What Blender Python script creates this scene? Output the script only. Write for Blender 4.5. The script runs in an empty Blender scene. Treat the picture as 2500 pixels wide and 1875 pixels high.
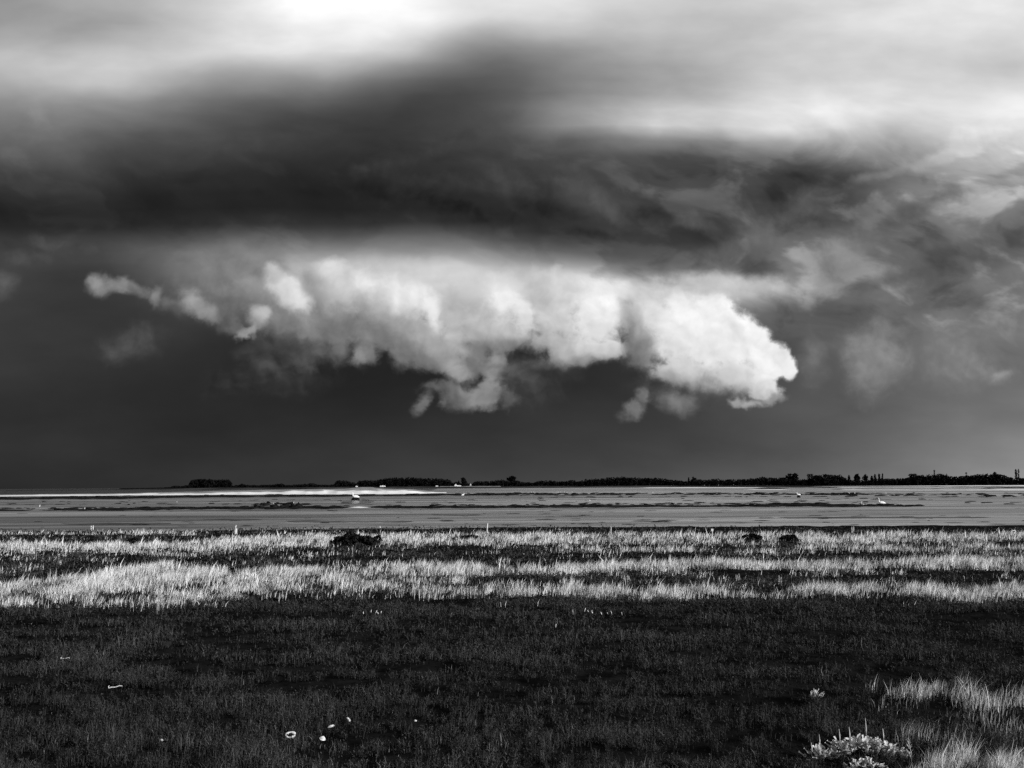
import bpy, math, random
import numpy as np
from mathutils import Vector, Matrix

# ------------------------------------------------------------------ camera
SC = bpy.context.scene
COL = SC.collection
EYE = 4.0                                   # the photographer stands on the sea dyke
LENS, SENSOR = 35.0, 36.0
PITCH, ROLL = math.radians(5.84), math.radians(0.33)
FOC = 2500 * LENS / SENSOR                  # focal length in pixels of the photograph
cam_d = bpy.data.cameras.new('camera')
cam_d.lens, cam_d.sensor_width = LENS, SENSOR
cam_d.clip_start, cam_d.clip_end = 0.1, 40000
cam = bpy.data.objects.new('camera', cam_d)
COL.objects.link(cam)
CAM_R = Matrix.Rotation(math.radians(90) + PITCH, 3, 'X') @ Matrix.Rotation(-ROLL, 3, 'Z')
cam.matrix_world = Matrix.Translation((0, 0, EYE)) @ CAM_R.to_4x4()
SC.camera = cam

# ------------------------------------------------------------------ exposure, sun
SC.view_settings.view_transform = 'Standard'
SC.view_settings.look = 'None'
SC.view_settings.exposure = 0.0
SC.view_settings.gamma = 1.0
SC.cycles.max_bounces = 4
SC.cycles.diffuse_bounces = 2
SC.cycles.glossy_bounces = 2
SC.cycles.sample_clamp_indirect = 4.0
SC.cycles.use_denoising = False
SC.cycles.adaptive_threshold = 0.02
SUN_EL, SUN_AZ = math.radians(20), math.radians(124)    # azimuth clockwise from the view direction (+Y)
sun_d = bpy.data.lights.new('sun', 'SUN')
sun_d.energy, sun_d.angle, sun_d.color = 4.9, math.radians(0.5), (1, 1, 1)
sun = bpy.data.objects.new('sun', sun_d)
COL.objects.link(sun)
to_sun = Vector((math.sin(SUN_AZ) * math.cos(SUN_EL), math.cos(SUN_AZ) * math.cos(SUN_EL), math.sin(SUN_EL)))
sun.rotation_euler = to_sun.to_track_quat('Z', 'Y').to_euler()


# ------------------------------------------------------------------ the storm sky (world)
# directions are measured on the sky as u = x/y (to the right) and v = z/y (upwards)
CP, SP = math.cos(PITCH), math.sin(PITCH)

def sky_uv(px, py):
    h = -(py - 937.5) / FOC
    v = (h * CP + SP) / (CP - h * SP)
    return (px - 1250) / FOC * (CP + v * SP), v

class Tree:
    """thin helper to write node trees as expressions"""
    def __init__(self, nt):
        self.nt = nt
    def node(self, t, **kw):
        n = self.nt.nodes.new(t)
        for k, v in kw.items():
            setattr(n, k, v)
        return n
    def put(self, sock, v):
        if isinstance(v, bpy.types.NodeSocket):
            self.nt.links.new(v, sock)
        elif isinstance(v, (int, float)) or sock.type not in ('VECTOR', 'RGBA'):
            sock.default_value = v
        else:
            sock.default_value = tuple(v) if sock.type == 'VECTOR' else tuple(v)[:3] + (1,)
    def m(self, op, a, b=0.0, c=0.0, clamp=False):
        n = self.node('ShaderNodeMath', operation=op, use_clamp=clamp)
        self.put(n.inputs[0], a); self.put(n.inputs[1], b); self.put(n.inputs[2], c)
        return n.outputs[0]
    def vm(self, op, a, b=(0, 0, 0)):
        n = self.node('ShaderNodeVectorMath', operation=op)
        self.put(n.inputs[0], a)
        if op == 'SCALE':
            self.put(n.inputs['Scale'], b)
        else:
            self.put(n.inputs[1], b)
        return n.outputs['Value'] if op in ('DOT_PRODUCT', 'LENGTH') else n.outputs['Vector']
    def xyz(self, x, y, z=0.0):
        n = self.node('ShaderNodeCombineXYZ')
        for i, q in enumerate((x, y, z)):
            self.put(n.inputs[i], q)
        return n.outputs[0]
    def sep(self, v):
        n = self.node('ShaderNodeSeparateXYZ')
        self.put(n.inputs[0], v)
        return n.outputs
    def noise(self, v, scale, detail=4, rough=0.5, dist=0.0, out='Fac', dims='3D', lac=2.0):
        n = self.node('ShaderNodeTexNoise', noise_dimensions=dims)
        self.put(n.inputs['Vector'], v)
        n.inputs['Scale'].default_value = scale
        n.inputs['Detail'].default_value = detail
        n.inputs['Roughness'].default_value = rough
        n.inputs['Lacunarity'].default_value = lac
        n.inputs['Distortion'].default_value = dist
        return n.outputs[out]
    def rng(self, v, a, b, c=0.0, d=1.0, smooth=True):
        n = self.node('ShaderNodeMapRange', interpolation_type='SMOOTHSTEP' if smooth else 'LINEAR', clamp=smooth)
        for i, q in enumerate((v, a, b, c, d)):
            self.put(n.inputs[i], q)
        return n.outputs[0]
    def mixf(self, f, a, b):
        n = self.node('ShaderNodeMix', data_type='FLOAT', clamp_factor=True)
        self.put(n.inputs[0], f); self.put(n.inputs[2], a); self.put(n.inputs[3], b)
        return n.outputs[0]

#@@SKY@@
# overcast tones (0-255 as seen) along rows of the sky; each row: height in the picture, 21 tones left to right
SKY_ROWS = [
 (-250, [170,175,180,190,200,215,225,230,225,215,210,210,205,205,205,210,212,218,222,225,220]),
 (0,   [150,160,170,185,200,235,252,254,252,235,225,225,210,205,205,210,212,222,232,235,222]),
 (60,  [155,160,165,180,205,228,245,252,240,210,190,205,195,190,190,198,205,218,225,225,215]),
 (120, [175,185,190,195,205,215,225,225,200,155,130,150,165,170,178,190,210,215,215,215,212]),
 (180, [165,190,205,195,170,155,150,140,120,100,105,125,140,160,178,195,208,212,208,200,205]),
 (240, [140,150,140,125,110,100,95,85,75,72,85,115,150,175,195,215,222,215,205,205,225]),
 (300, [120,115,100,90,85,78,70,65,62,68,85,150,190,205,215,220,212,205,205,215,242]),
 (360, [95,92,85,78,72,65,60,58,55,62,70,90,105,115,115,120,140,160,170,180,225]),
 (420, [65,62,60,55,52,48,45,45,48,52,58,70,75,72,70,70,75,100,130,170,170]),
 (480, [48,46,45,42,42,42,40,40,42,48,48,62,75,75,68,75,85,105,110,120,140]),
 (540, [46,46,46,47,50,54,56,56,53,48,46,58,62,65,70,80,85,95,100,105,120]),
 (580, [60,65,64,72,88,98,102,102,96,82,62,54,68,62,65,80,95,100,95,90,110]),
 (620, [62,75,72,94,118,134,152,162,150,134,110,94,86,84,82,90,120,115,100,90,105]),
 (660, [75,60,65,90,125,155,182,200,204,196,185,168,142,112,104,120,120,125,100,85,120]),
 (700, [65,60,60,70,95,130,160,190,205,205,205,205,205,200,195,180,130,105,100,105,130]),
 (760, [60,58,55,60,70,80,90,110,130,140,150,150,150,150,140,110,98,98,105,110,120]),
 (820, [60,60,58,58,55,50,48,48,48,48,50,55,60,70,85,95,95,105,110,112,115]),
 (880, [58,58,55,52,48,45,42,40,40,42,45,48,50,55,70,85,92,100,108,110,115]),
 (940, [55,55,50,46,44,42,40,40,42,44,46,48,50,55,62,75,86,94,102,105,108]),
 (1000,[52,52,48,46,45,45,46,46,48,50,52,55,58,62,70,78,86,94,104,112,115]),
 (1100,[52,53,52,51,51,52,53,54,56,58,60,62,64,68,74,81,88,98,110,124,134]),
 (1186,[46,48,50,52,54,56,58,60,64,68,72,75,78,82,86,92,100,110,122,136,150]),
]
# billows of the shelf cloud, back to front:
# x, y, half width, half height, turn (deg, clockwise), tone, edge softness, opacity, shading top-to-bottom
PUFFS = [
 # far dim clouds and veils
 (2136,880,78,80,0,150,.95,.75,10),(2110,930,50,60,0,128,.95,.6,8),(2345,900,95,62,0,134,.95,.8,8),(2420,925,60,26,0,124,.95,.7,6),(2439,918,22,14,0,152,.7,.8,5),(1982,885,34,62,0,125,.95,.7,5),
 (1855,580,60,45,0,125,.95,.5,5),(1700,545,70,22,25,92,.9,.7,5),(2120,440,60,16,-12,130,.8,.6,10),(2290,395,74,20,-15,190,.7,.6,15),(2190,425,40,14,-20,135,.8,.6,8),
 (1585,470,26,16,0,104,.9,.5,8),(1340,515,75,24,10,36,.9,.6,0),(1600,530,55,26,25,50,.9,.7,0),(1440,568,64,15,8,40,.9,.6,0),(1680,550,40,16,20,100,.8,.5,8),(1500,520,70,18,35,88,.9,.5,4),
 (2020,640,60,40,0,120,.95,.6,6),(2300,600,120,25,-20,112,.95,.5,6),(2100,560,110,25,-30,112,.95,.5,6),(2150,690,90,22,-10,82,.95,.5,0),(2250,680,120,16,-8,90,.9,.5,0),
 (130,590,66,18,12,80,.9,.7,4),(60,625,66,20,0,86,.95,.6,4),(12,690,34,36,0,98,.9,.8,6),(90,270,50,26,45,150,.95,.4,10),(230,605,40,12,10,76,.9,.6,3),
 (321,840,85,42,-15,76,.9,.8,8),(284,858,32,28,0,80,.8,.7,6),(350,800,40,40,0,66,.95,.7,4),(650,888,56,26,10,80,.9,.8,8),(756,895,22,14,15,90,.7,.8,4),(690,925,125,42,0,62,.95,.7,4),(560,930,80,40,0,54,.95,.6,2),
 (740,828,115,56,10,88,.9,.85,14),(690,800,46,28,10,112,.7,.85,14),(775,856,46,26,-10,98,.7,.85,10),(720,872,44,20,10,84,.8,.8,8),(620,850,50,24,-10,74,.9,.8,6),(680,850,60,30,0,66,.95,.6,4),(1290,935,80,66,0,70,.9,.8,4),(1360,900,60,40,0,66,.95,.6,3),(1708,955,105,42,0,86,.9,.8,4),(1600,950,70,40,0,68,.95,.6,2),
 # dark and light streaks under the anvil
 (1000,478,160,24,12,36,.97,.5,0),(1180,524,130,24,14,36,.97,.5,0),(1050,432,140,26,10,66,.97,.45,0),(1250,440,90,36,22,80,.97,.5,4),(1420,468,100,44,35,94,.97,.5,4),(930,400,160,26,-12,64,.95,.4,0),(1150,330,120,24,-25,66,.95,.4,0),
 (1960,510,100,44,-32,112,.97,.5,6),(2080,612,86,40,-35,122,.97,.6,6),(2350,640,110,36,-20,84,.97,.5,0),(2420,700,90,30,-14,122,.97,.5,4),(2240,520,120,24,-22,84,.95,.55,0),(1800,610,110,22,-12,104,.95,.5,4),
 # grey base of the left half
 (557,713,135,68,10,114,.7,.9,16),(640,700,120,64,20,138,.7,.85,16),(560,640,150,40,5,112,.8,.6,6),(560,775,78,40,25,94,.6,.9,14),(700,772,105,44,-5,124,.5,.95,22),
 (801,778,64,46,0,132,.55,.95,25),(500,757,46,24,30,118,.5,.95,14),(430,720,90,40,8,92,.9,.7,6),
 # left tail
 (431,735,66,19,10,106,.6,.9,10),(321,700,66,20,14,118,.6,.9,12),(250,690,44,26,8,142,.6,.95,20),(236,676,26,20,0,150,.8,.7,10),(272,694,40,20,12,132,.7,.8,10),(386,717,16,28,12,132,.6,.9,10),(300,678,14,15,0,132,.6,.8,8),
 (472,729,23,40,-28,156,.6,.95,14),(505,760,30,18,25,128,.6,.9,10),(640,770,32,25,-10,168,.5,.95,18),(655,760,16,16,0,180,.6,.8,8),(600,810,30,15,-32,158,.5,.95,10),(575,795,30,20,20,110,.7,.8,8),
 # ragged hangers in the middle left
 (790,815,50,40,-20,104,.7,.9,12),(837,835,27,50,10,114,.6,.95,14),(890,838,30,56,0,114,.6,.95,14),(878,868,26,21,-30,130,.5,.95,8),(984,861,34,42,0,134,.5,.97,16),(930,820,50,40,0,128,.6,.95,16),(845,800,38,32,0,130,.6,.9,16),(908,866,20,30,10,118,.6,.9,10),(755,800,40,28,20,132,.6,.9,16),
 (1150,835,85,42,0,102,.7,.95,10),(1153,868,54,46,10,120,.6,.95,12),
 # bright crown, left to right
 (945,755,100,74,15,170,.6,1,30),(996,802,90,78,15,152,.5,1,28),(1070,862,84,50,10,140,.45,1,20),
 (711,713,78,46,40,212,.6,.95,24),(665,668,26,30,-25,192,.6,.95,12),(735,730,40,34,20,224,.8,.8,12),(809,660,58,40,15,222,.7,.95,16),(770,690,30,40,0,160,.8,.8,8),(830,720,46,40,20,190,.7,.9,18),(882,690,74,48,15,228,.7,.95,20),
 (984,724,98,60,20,236,.75,1,18),(1060,832,78,62,35,166,.6,.95,24),(1052,748,40,80,-24,240,.7,.95,16),(1102,770,26,84,-14,188,.85,.9,10),
 (1168,785,72,62,10,188,.7,1,20),(1225,814,100,40,5,176,.5,1,24),(1232,738,62,86,-22,242,.75,1,16),(1282,772,38,64,-12,232,.6,.95,14),
 (1312,712,30,66,-5,196,.9,.95,6),(1338,785,42,56,-20,220,.65,1,16),(1330,836,56,28,0,178,.5,1,18),(1368,765,60,108,0,200,.6,1,16),(1400,835,60,40,0,184,.6,1,16),
 (1410,866,86,28,-3,172,.4,1,18),(1471,852,76,34,0,200,.4,1,18),(1461,768,90,98,0,243,.5,1,16),(1440,800,60,60,0,226,.8,.8,14),
 (1562,822,46,92,-15,152,.85,.95,26),(1596,768,66,84,0,220,.75,1,14),(1650,908,62,36,5,180,.45,1,20),(1655,828,95,95,10,224,.55,1,16),
 (1124,905,50,31,20,160,.45,.95,12),(1207,893,32,50,0,168,.5,.95,14),(1240,905,44,44,0,98,.8,.8,8),(1165,890,40,30,0,112,.7,.85,8),
 (1680,752,90,46,25,238,.5,1,8),(1750,770,75,62,35,245,.35,1,8),(1700,808,122,102,0,246,.45,1,12),(1690,908,92,38,8,198,.45,1,20),
 (1778,835,110,92,30,248,.3,1,10),(1800,918,88,42,10,212,.4,1,20),(1828,838,62,62,35,248,.28,1,8),(1880,890,62,58,20,244,.25,1,12),
 (1730,860,30,50,-30,228,.9,.8,4),(1840,890,22,44,-30,230,.9,.8,4),(1790,800,24,50,-35,232,.9,.7,4),
 (1908,878,26,28,0,240,.3,1,8),(1929,909,25,31,0,236,.3,1,12),(1868,948,54,33,-5,218,.35,1,18),
 # folds between the ribs
 (1112,778,24,82,-13,180,.95,.75,0),(1160,800,40,40,0,170,.95,.6,8),(1320,728,24,74,-7,188,.95,.75,0),(1384,770,24,84,2,200,.95,.6,4),(1560,818,32,76,-12,158,.95,.75,6),(1605,770,30,70,0,208,.95,.6,4),(1700,850,26,60,-20,222,.95,.6,4),(930,735,30,40,20,196,.95,.6,6),(845,690,24,36,10,186,.95,.6,4),(760,675,24,40,-10,158,.95,.7,4),
 # the shaded underside
 (850,790,50,30,15,112,.9,.6,12),(930,812,66,32,25,116,.9,.7,12),(1015,866,76,30,22,110,.9,.75,12),(1225,842,105,17,3,122,.9,.8,10),(1400,882,105,15,-3,128,.9,.75,8),(1560,862,50,40,-10,112,.95,.7,8),(1690,936,95,18,8,146,.9,.75,8),(1805,950,88,18,10,160,.9,.7,8),
 # the smooth veil the crown fades into
 (980,660,220,42,4,203,.95,.5,12),(1290,684,220,40,4,203,.95,.5,12),(1560,708,180,32,4,206,.95,.5,12),(1800,696,190,28,2,194,.75,.8,8),
 # torn scraps below
 (1063,942,42,16,0,100,.6,.9,6),(1117,946,44,24,20,110,.6,.9,6),(1150,972,74,32,-8,132,.6,.95,16),(1170,982,40,20,0,148,.7,.8,12),(1110,965,40,26,10,108,.7,.9,10),(1190,960,38,38,20,136,.5,.95,12),(1034,985,18,32,20,110,.6,.9,8),
 (1081,980,12,18,0,106,.6,.9,4),(1240,978,28,20,10,98,.6,.9,6),(1544,1008,38,24,-8,116,.5,.95,10),(1570,975,18,28,-15,102,.5,.95,6),(1650,982,50,32,20,118,.6,.95,12),(1670,975,24,20,0,130,.7,.7,6),
 (1833,986,34,15,0,174,.55,.95,6),(1797,981,22,14,10,152,.55,.95,4),(1880,976,34,14,-8,148,.55,.95,4),(1723,932,24,22,0,150,.8,.8,4),
]

def puff_group():
    g = bpy.data.node_groups.new('billow', 'ShaderNodeTree')
    for nm, st in (('Tone', 'NodeSocketFloat'), ('P', 'NodeSocketVector'), ('Edge', 'NodeSocketFloat'), ('Relief', 'NodeSocketFloat'),
                   ('C', 'NodeSocketVector'), ('A', 'NodeSocketVector'), ('B', 'NodeSocketVector'), ('In', 'NodeSocketFloat'), ('Opacity', 'NodeSocketFloat'),
                   ('Bright', 'NodeSocketFloat'), ('Grad', 'NodeSocketVector')):
        g.interface.new_socket(nm, in_out='INPUT', socket_type=st)
    g.interface.new_socket('Tone', in_out='OUTPUT', socket_type='NodeSocketFloat')
    t = Tree(g)
    i = t.node('NodeGroupInput').outputs
    o = t.node('NodeGroupOutput')
    q = t.vm('SUBTRACT', t.vm('ADD', i['P'], t.vm('SCALE', (1e-7, 0, 0), i['Tone'])), i['C'])
    a = t.vm('DOT_PRODUCT', q, i['A']); b = t.vm('DOT_PRODUCT', q, i['B'])
    r = t.m('SQRT', t.m('MULTIPLY_ADD', a, a, t.m('MULTIPLY', b, b)))
    r = t.m('ADD', r, i['Edge'])
    al = t.m('MULTIPLY', t.rng(r, 1.0, i['In']), i['Opacity'])
    # a billow is lit from the sun's side: tone falls from its top right to its foot
    c = t.m('ADD', t.m('ADD', i['Bright'], t.vm('DOT_PRODUCT', q, i['Grad'])), i['Relief'])
    g.links.new(t.mixf(al, i['Tone'], c), o.inputs[0])
    return g

def build_world():
    w = bpy.data.worlds.new('World')
    SC.world = w
    w.use_nodes = True
    nt = w.node_tree
    nt.nodes.clear()
    t = Tree(nt)
    d = t.node('ShaderNodeTexCoord').outputs['Generated']
    x, y, z = t.sep(d)
    yy = t.m('MAXIMUM', y, 0.02)
    u0, v0 = t.m('DIVIDE', x, yy), t.m('DIVIDE', z, yy)
    P0 = t.xyz(u0, v0)
    # gentle large warp for the smooth layers
    wn = t.noise(t.vm('MULTIPLY', P0, (1, 2.2, 1)), 4.5, 3, 0.5, out='Color')
    P1 = t.vm('ADD', P0, t.vm('MULTIPLY', t.vm('SUBTRACT', wn, (.5, .5, .5)), (.06, .022, 0)))
    u, v, _ = t.sep(P1)
    U0, U1 = -0.6, 0.6
    un = t.rng(u, U0, U1, smooth=False)
    # the hand-read rows are resampled to even, finer rows (smooth curve through them)
    ys = np.array([r[0] for r in SKY_ROWS], float); T = np.array([r[1] for r in SKY_ROWS], float)
    dT = np.gradient(T, ys, axis=0)
    rows = []
    for yr in list(np.arange(1186, 540, -22)) + list(np.arange(540, -251, -38)):
        k = min(max(np.searchsorted(ys, yr, side='right') - 1, 0), len(ys) - 2)
        h = ys[k + 1] - ys[k]; q = (yr - ys[k]) / h
        vals = ((2*q**3 - 3*q*q + 1) * T[k] + (q**3 - 2*q*q + q) * h * dT[k] + (3*q*q - 2*q**3) * T[k+1] + (q**3 - q*q) * h * dT[k+1])
        rows.append((sky_uv(1250, yr)[1], yr, vals))
    tone = None
    for vr, yr, vals in rows:
        n = t.node('ShaderNodeValToRGB')
        cr = n.color_ramp
        cr.interpolation = 'B_SPLINE'
        pts = [((sky_uv(i * 125, yr)[0] - U0) / (U1 - U0), q) for i, q in enumerate(vals)]
        cr.elements[0].position, cr.elements[1].position = pts[0][0], pts[-1][0]
        for p, q in pts[1:-1]:
            cr.elements.new(min(max(p, 0), 1))
        for e, (p, q) in zip(cr.elements, pts):
            e.color = (q / 255,) * 3 + (1,)
        nt.links.new(un if tone is None else t.m('MULTIPLY_ADD', tone, 1e-8, un), n.inputs[0])   # (one row after the other)
        sb = t.node('ShaderNodeSeparateColor'); nt.links.new(n.outputs['Color'], sb.inputs[0]); val = sb.outputs[0]
        tone = val if tone is None else t.mixf(t.rng(v, prev, vr, smooth=False), tone, val)
        prev = vr
    # streaky texture of the stratus and a darker rain-filled foot
    streak = t.noise(t.vm('MULTIPLY', P1, (1, 2.4, 1)), 8, 4, 0.5)
    # broken, slanting cloud under the right-hand edge of the anvil
    rag = t.noise(t.xyz(t.m('MULTIPLY_ADD', v0, -1.1, u0), t.m('MULTIPLY_ADD', u0, 0.9, t.m('MULTIPLY', v0, 2.6))), 5.2, 5, 0.52, 0.5)
    wr = t.m('MULTIPLY', t.rng(u0, -0.05, 0.2), t.m('MULTIPLY', t.rng(v0, 0.10, 0.2), t.rng(v0, 0.42, 0.3)))
    wr = t.m('MAXIMUM', wr, t.m('MULTIPLY', t.m('MULTIPLY', t.rng(v0, .20, .27), t.rng(v0, .46, .34)), .42))
    amp = t.m('MULTIPLY', wr, 1.25)
    tone = t.m('MULTIPLY', tone, t.m('MULTIPLY_ADD', t.m('SUBTRACT', rag, 0.5), amp, 1.0))
    # torn lighter and darker patches of scud
    Q = t.xyz(t.m('MULTIPLY_ADD', v0, -.9, u0), t.m('MULTIPLY_ADD', u0, .75, t.m('MULTIPLY', v0, 1.7)), 3.7)
    sc = t.noise(Q, 10.5, 5, 0.52, 0.35)
    lit, dim = t.rng(sc, .51, .64), t.rng(sc, .47, .36)
    tone = t.m('MULTIPLY', tone, t.m('ADD', 1.0, t.m('MULTIPLY', t.m('MULTIPLY', wr, t.rng(v0, .40, .30)), t.m('SUBTRACT', t.m('MULTIPLY', lit, .32), t.m('MULTIPLY', dim, .18)))))
    tone = t.m('MULTIPLY', tone, t.m('MULTIPLY_ADD', streak, 0.32, 0.84))
    smooth_tone = tone
    # shelf cloud
    n1 = t.noise(P0, 24, 3, 0.5, out='Color')
    n2 = t.noise(P0, 85, 4, 0.55, out='Color')
    n1 = t.vm('SUBTRACT', n1, (.5, .5, .5)); n2 = t.vm('SUBTRACT', n2, (.5, .5, .5))
    Pw = t.vm('ADD', t.vm('ADD', P0, t.vm('SCALE', n1, 0.016)), t.vm('SCALE', n2, 0.006))
    Pt = t.vm('ADD', t.vm('ADD', P0, t.vm('SCALE', n1, 0.018)), t.vm('SCALE', n2, 0.015))     # torn scraps are ragged
    e = t.noise(Pw, 60, 5, 0.58)
    edge = t.m('MULTIPLY', t.m('SUBTRACT', e, 0.5), 0.8)
    e1 = t.noise(Pw, 26, 4, 0.5)
    e2 = t.noise(t.vm('ADD', Pw, (0.006, 0.006, 0)), 26, 4, 0.5)
    relief = t.m('MULTIPLY', t.m('SUBTRACT', e1, e2), 0.34)
    g = puff_group()
    for (cx, cy, rx, ry, rot, b, soft, op, gr) in PUFFS:
        soft = min(.97, soft + (.27 if max(rx, ry) < 62 and b < 190 else .14))
        b, gr = (b if b < 214 else 214 + (b - 214) * .72), gr * 1.35
        cu, cv = sky_uv(cx, cy)
        D = CP + cv * SP
        kx, ky = D / FOC, D * D / FOC
        cr_, sr_ = math.cos(math.radians(rot)), math.sin(math.radians(rot))
        n = t.node('ShaderNodeGroup', node_tree=g)
        n.hide = True
        I = n.inputs
        k_ = min(1.42, max(1.02, .80 / (1 - .5 * soft)))          # a soft rim looks smaller than it is
        k_ = min(k_, 1.08) if b >= 196 and cy > 640 else k_
        rx, ry = rx * k_, ry * k_
        for nm, val in (('Tone', tone), ('P', Pt if (cy > 925 or 300 < cx < 930 and cy > 790) and max(rx, ry) < 66 else Pw), ('Edge', edge), ('Relief', relief), ('C', (cu, cv, 0)),
                        ('A', (cr_ / kx / rx, -sr_ / ky / rx, 0)), ('B', (sr_ / kx / ry, cr_ / ky / ry, 0)),
                        ('In', 1 - soft), ('Opacity', op), ('Bright', b / 255), ('Grad', (gr / 255 / (rx * kx) * .35, gr / 255 / (ry * ky), 0))):
            t.put(I[nm], val)
        tone = n.outputs[0]
    def lin(s):
        return t.m('POWER', t.m('MULTIPLY', s, 1.0, clamp=False), 2.2)
    bg1 = t.node('ShaderNodeBackground'); nt.links.new(lin(tone), bg1.inputs[0])
    bg2 = t.node('ShaderNodeBackground'); nt.links.new(lin(smooth_tone), bg2.inputs[0])
    # open sky behind the photographer, where the sun stands
    sk = t.node('ShaderNodeTexSky', sky_type='NISHITA', sun_disc=False, sun_elevation=SUN_EL, sun_rotation=SUN_AZ)
    bw = t.node('ShaderNodeRGBToBW'); nt.links.new(sk.outputs[0], bw.inputs[0])
    bg3 = t.node('ShaderNodeBackground'); nt.links.new(bw.outputs[0], bg3.inputs[0]); bg3.inputs[1].default_value = 0.08
    # the billows fill one stretch of the sky only
    box = t.m('MULTIPLY', t.m('MULTIPLY', t.m('GREATER_THAN', y, 0.3), t.m('LESS_THAN', t.m('ABSOLUTE', u0), 0.6)),
              t.m('MULTIPLY', t.m('GREATER_THAN', v0, 0.03), t.m('LESS_THAN', v0, 0.46)))
    ms = t.node('ShaderNodeMixShader'); nt.links.new(box, ms.inputs[0]); nt.links.new(bg2.outputs[0], ms.inputs[1]); nt.links.new(bg1.outputs[0], ms.inputs[2])
    back = t.rng(y, 0.35, -0.1)
    mo = t.node('ShaderNodeMixShader'); nt.links.new(back, mo.inputs[0]); nt.links.new(ms.outputs[0], mo.inputs[1]); nt.links.new(bg3.outputs[0], mo.inputs[2])
    out = t.node('ShaderNodeOutputWorld'); nt.links.new(mo.outputs[0], out.inputs[0])
    w.cycles.sampling_method = 'MANUAL'
    w.cycles.sample_map_resolution = 512

build_world()

# ------------------------------------------------------------------ helpers
rng = np.random.default_rng(11)
random.seed(5)

def horizon(px):
    return 1186 + (1250 - px) * math.tan(ROLL)

def at(px, py, z=0.0):
    """point of the level plane z that stands in direction (px, py) of the photograph"""
    r = CAM_R @ Vector(((px - 1250) / FOC, -(py - 937.5) / FOC, -1))
    k = (z - EYE) / r.z
    return Vector((r.x * k, r.y * k, z))

def at_dist(px, py, dist):
    """point in that direction at a given distance along the ground"""
    r = CAM_R @ Vector(((px - 1250) / FOC, -(py - 937.5) / FOC, -1))
    k = dist / r.y
    return Vector((r.x * k, dist, EYE + r.z * k))

RI = np.array(CAM_R.transposed())
RM = np.array(CAM_R)
def at_np(px, py, z=0.0):
    q = np.stack([(px - 1250) / FOC, -(py - 937.5) / FOC, -np.ones_like(px)], -1) @ RM.T
    k = (z - EYE) / q[:, 2]
    return q[:, 0] * k, q[:, 1] * k

def vnoise(x, y, seed=0):
    """smooth value noise, -1..1"""
    xi, yi = np.floor(x).astype(np.int64), np.floor(y).astype(np.int64)
    fx, fy = x - xi, y - yi
    fx, fy = fx * fx * (3 - 2 * fx), fy * fy * (3 - 2 * fy)
    def h(i, j):
        n = (i * 374761393 + j * 668265263 + seed * 974711) & 0x7fffffff
        n = ((n ^ (n >> 13)) * 1274126177) & 0x7fffffff
        return ((n ^ (n >> 16)) & 0xffff) / 32767.5 - 1
    a, b, c, d = h(xi, yi), h(xi + 1, yi), h(xi, yi + 1), h(xi + 1, yi + 1)
    return (a * (1 - fx) + b * fx) * (1 - fy) + (c * (1 - fx) + d * fx) * fy

def fbm(x, y, seed=0, oct=4):
    s, a, t = 0, 1.0, 0
    for k in range(oct):
        s = s + a * vnoise(x * 2**k, y * 2**k, seed + k * 17); t += a; a *= .5
    return s / t

def sstep(a, b, v):
    q = np.clip((v - a) / (b - a), 0, 1)
    return q * q * (3 - 2 * q)

def link(o, parent=None):
    COL.objects.link(o)
    if parent is not None:
        o.parent = parent
    return o

def mesh_np(name, V, T, mat, parent=None, tone=None, smooth=False):
    """mesh object from numpy triangles (n,3) or quads (n,4)"""
    me = bpy.data.meshes.new(name)
    V = np.asarray(V, np.float32); T = np.asarray(T, np.int32)
    me.vertices.add(len(V)); me.vertices.foreach_set('co', V.ravel())
    k = T.shape[1]
    me.loops.add(T.size); me.loops.foreach_set('vertex_index', T.ravel())
    me.polygons.add(len(T)); me.polygons.foreach_set('loop_start', np.arange(len(T), dtype=np.int32) * k)
    me.polygons.foreach_set('use_smooth', np.full(len(T), smooth))
    if tone is not None:
        a = me.attributes.new('tone', 'FLOAT', 'POINT')
        a.data.foreach_set('value', np.asarray(tone, np.float32))
    me.update(calc_edges=True)
    me.materials.append(mat)
    return link(bpy.data.objects.new(name, me), parent)

def tag(o, label=None, cat=None, group=None, kind=None):
    if label: o['label'] = label
    if cat: o['category'] = cat
    if group: o['group'] = group
    if kind: o['kind'] = kind
    return o

def thing(name, loc, label, cat, group=None, rz=0.0):
    o = bpy.data.objects.new(name, None)
    o.empty_display_size = 0.2
    o.location = loc; o.rotation_euler = (0, 0, rz)
    link(o)
    return tag(o, label, cat, group)

def copy_thing(src, loc, label, rz=0.0, scale=1.0):
    c = src.copy(); COL.objects.link(c)
    c.location = loc; c.rotation_euler = (0, 0, rz); c.scale = (scale,) * 3
    c['label'] = label
    for ch in list(src.children):
        d = ch.copy(); COL.objects.link(d); d.parent = c
    return c

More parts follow.
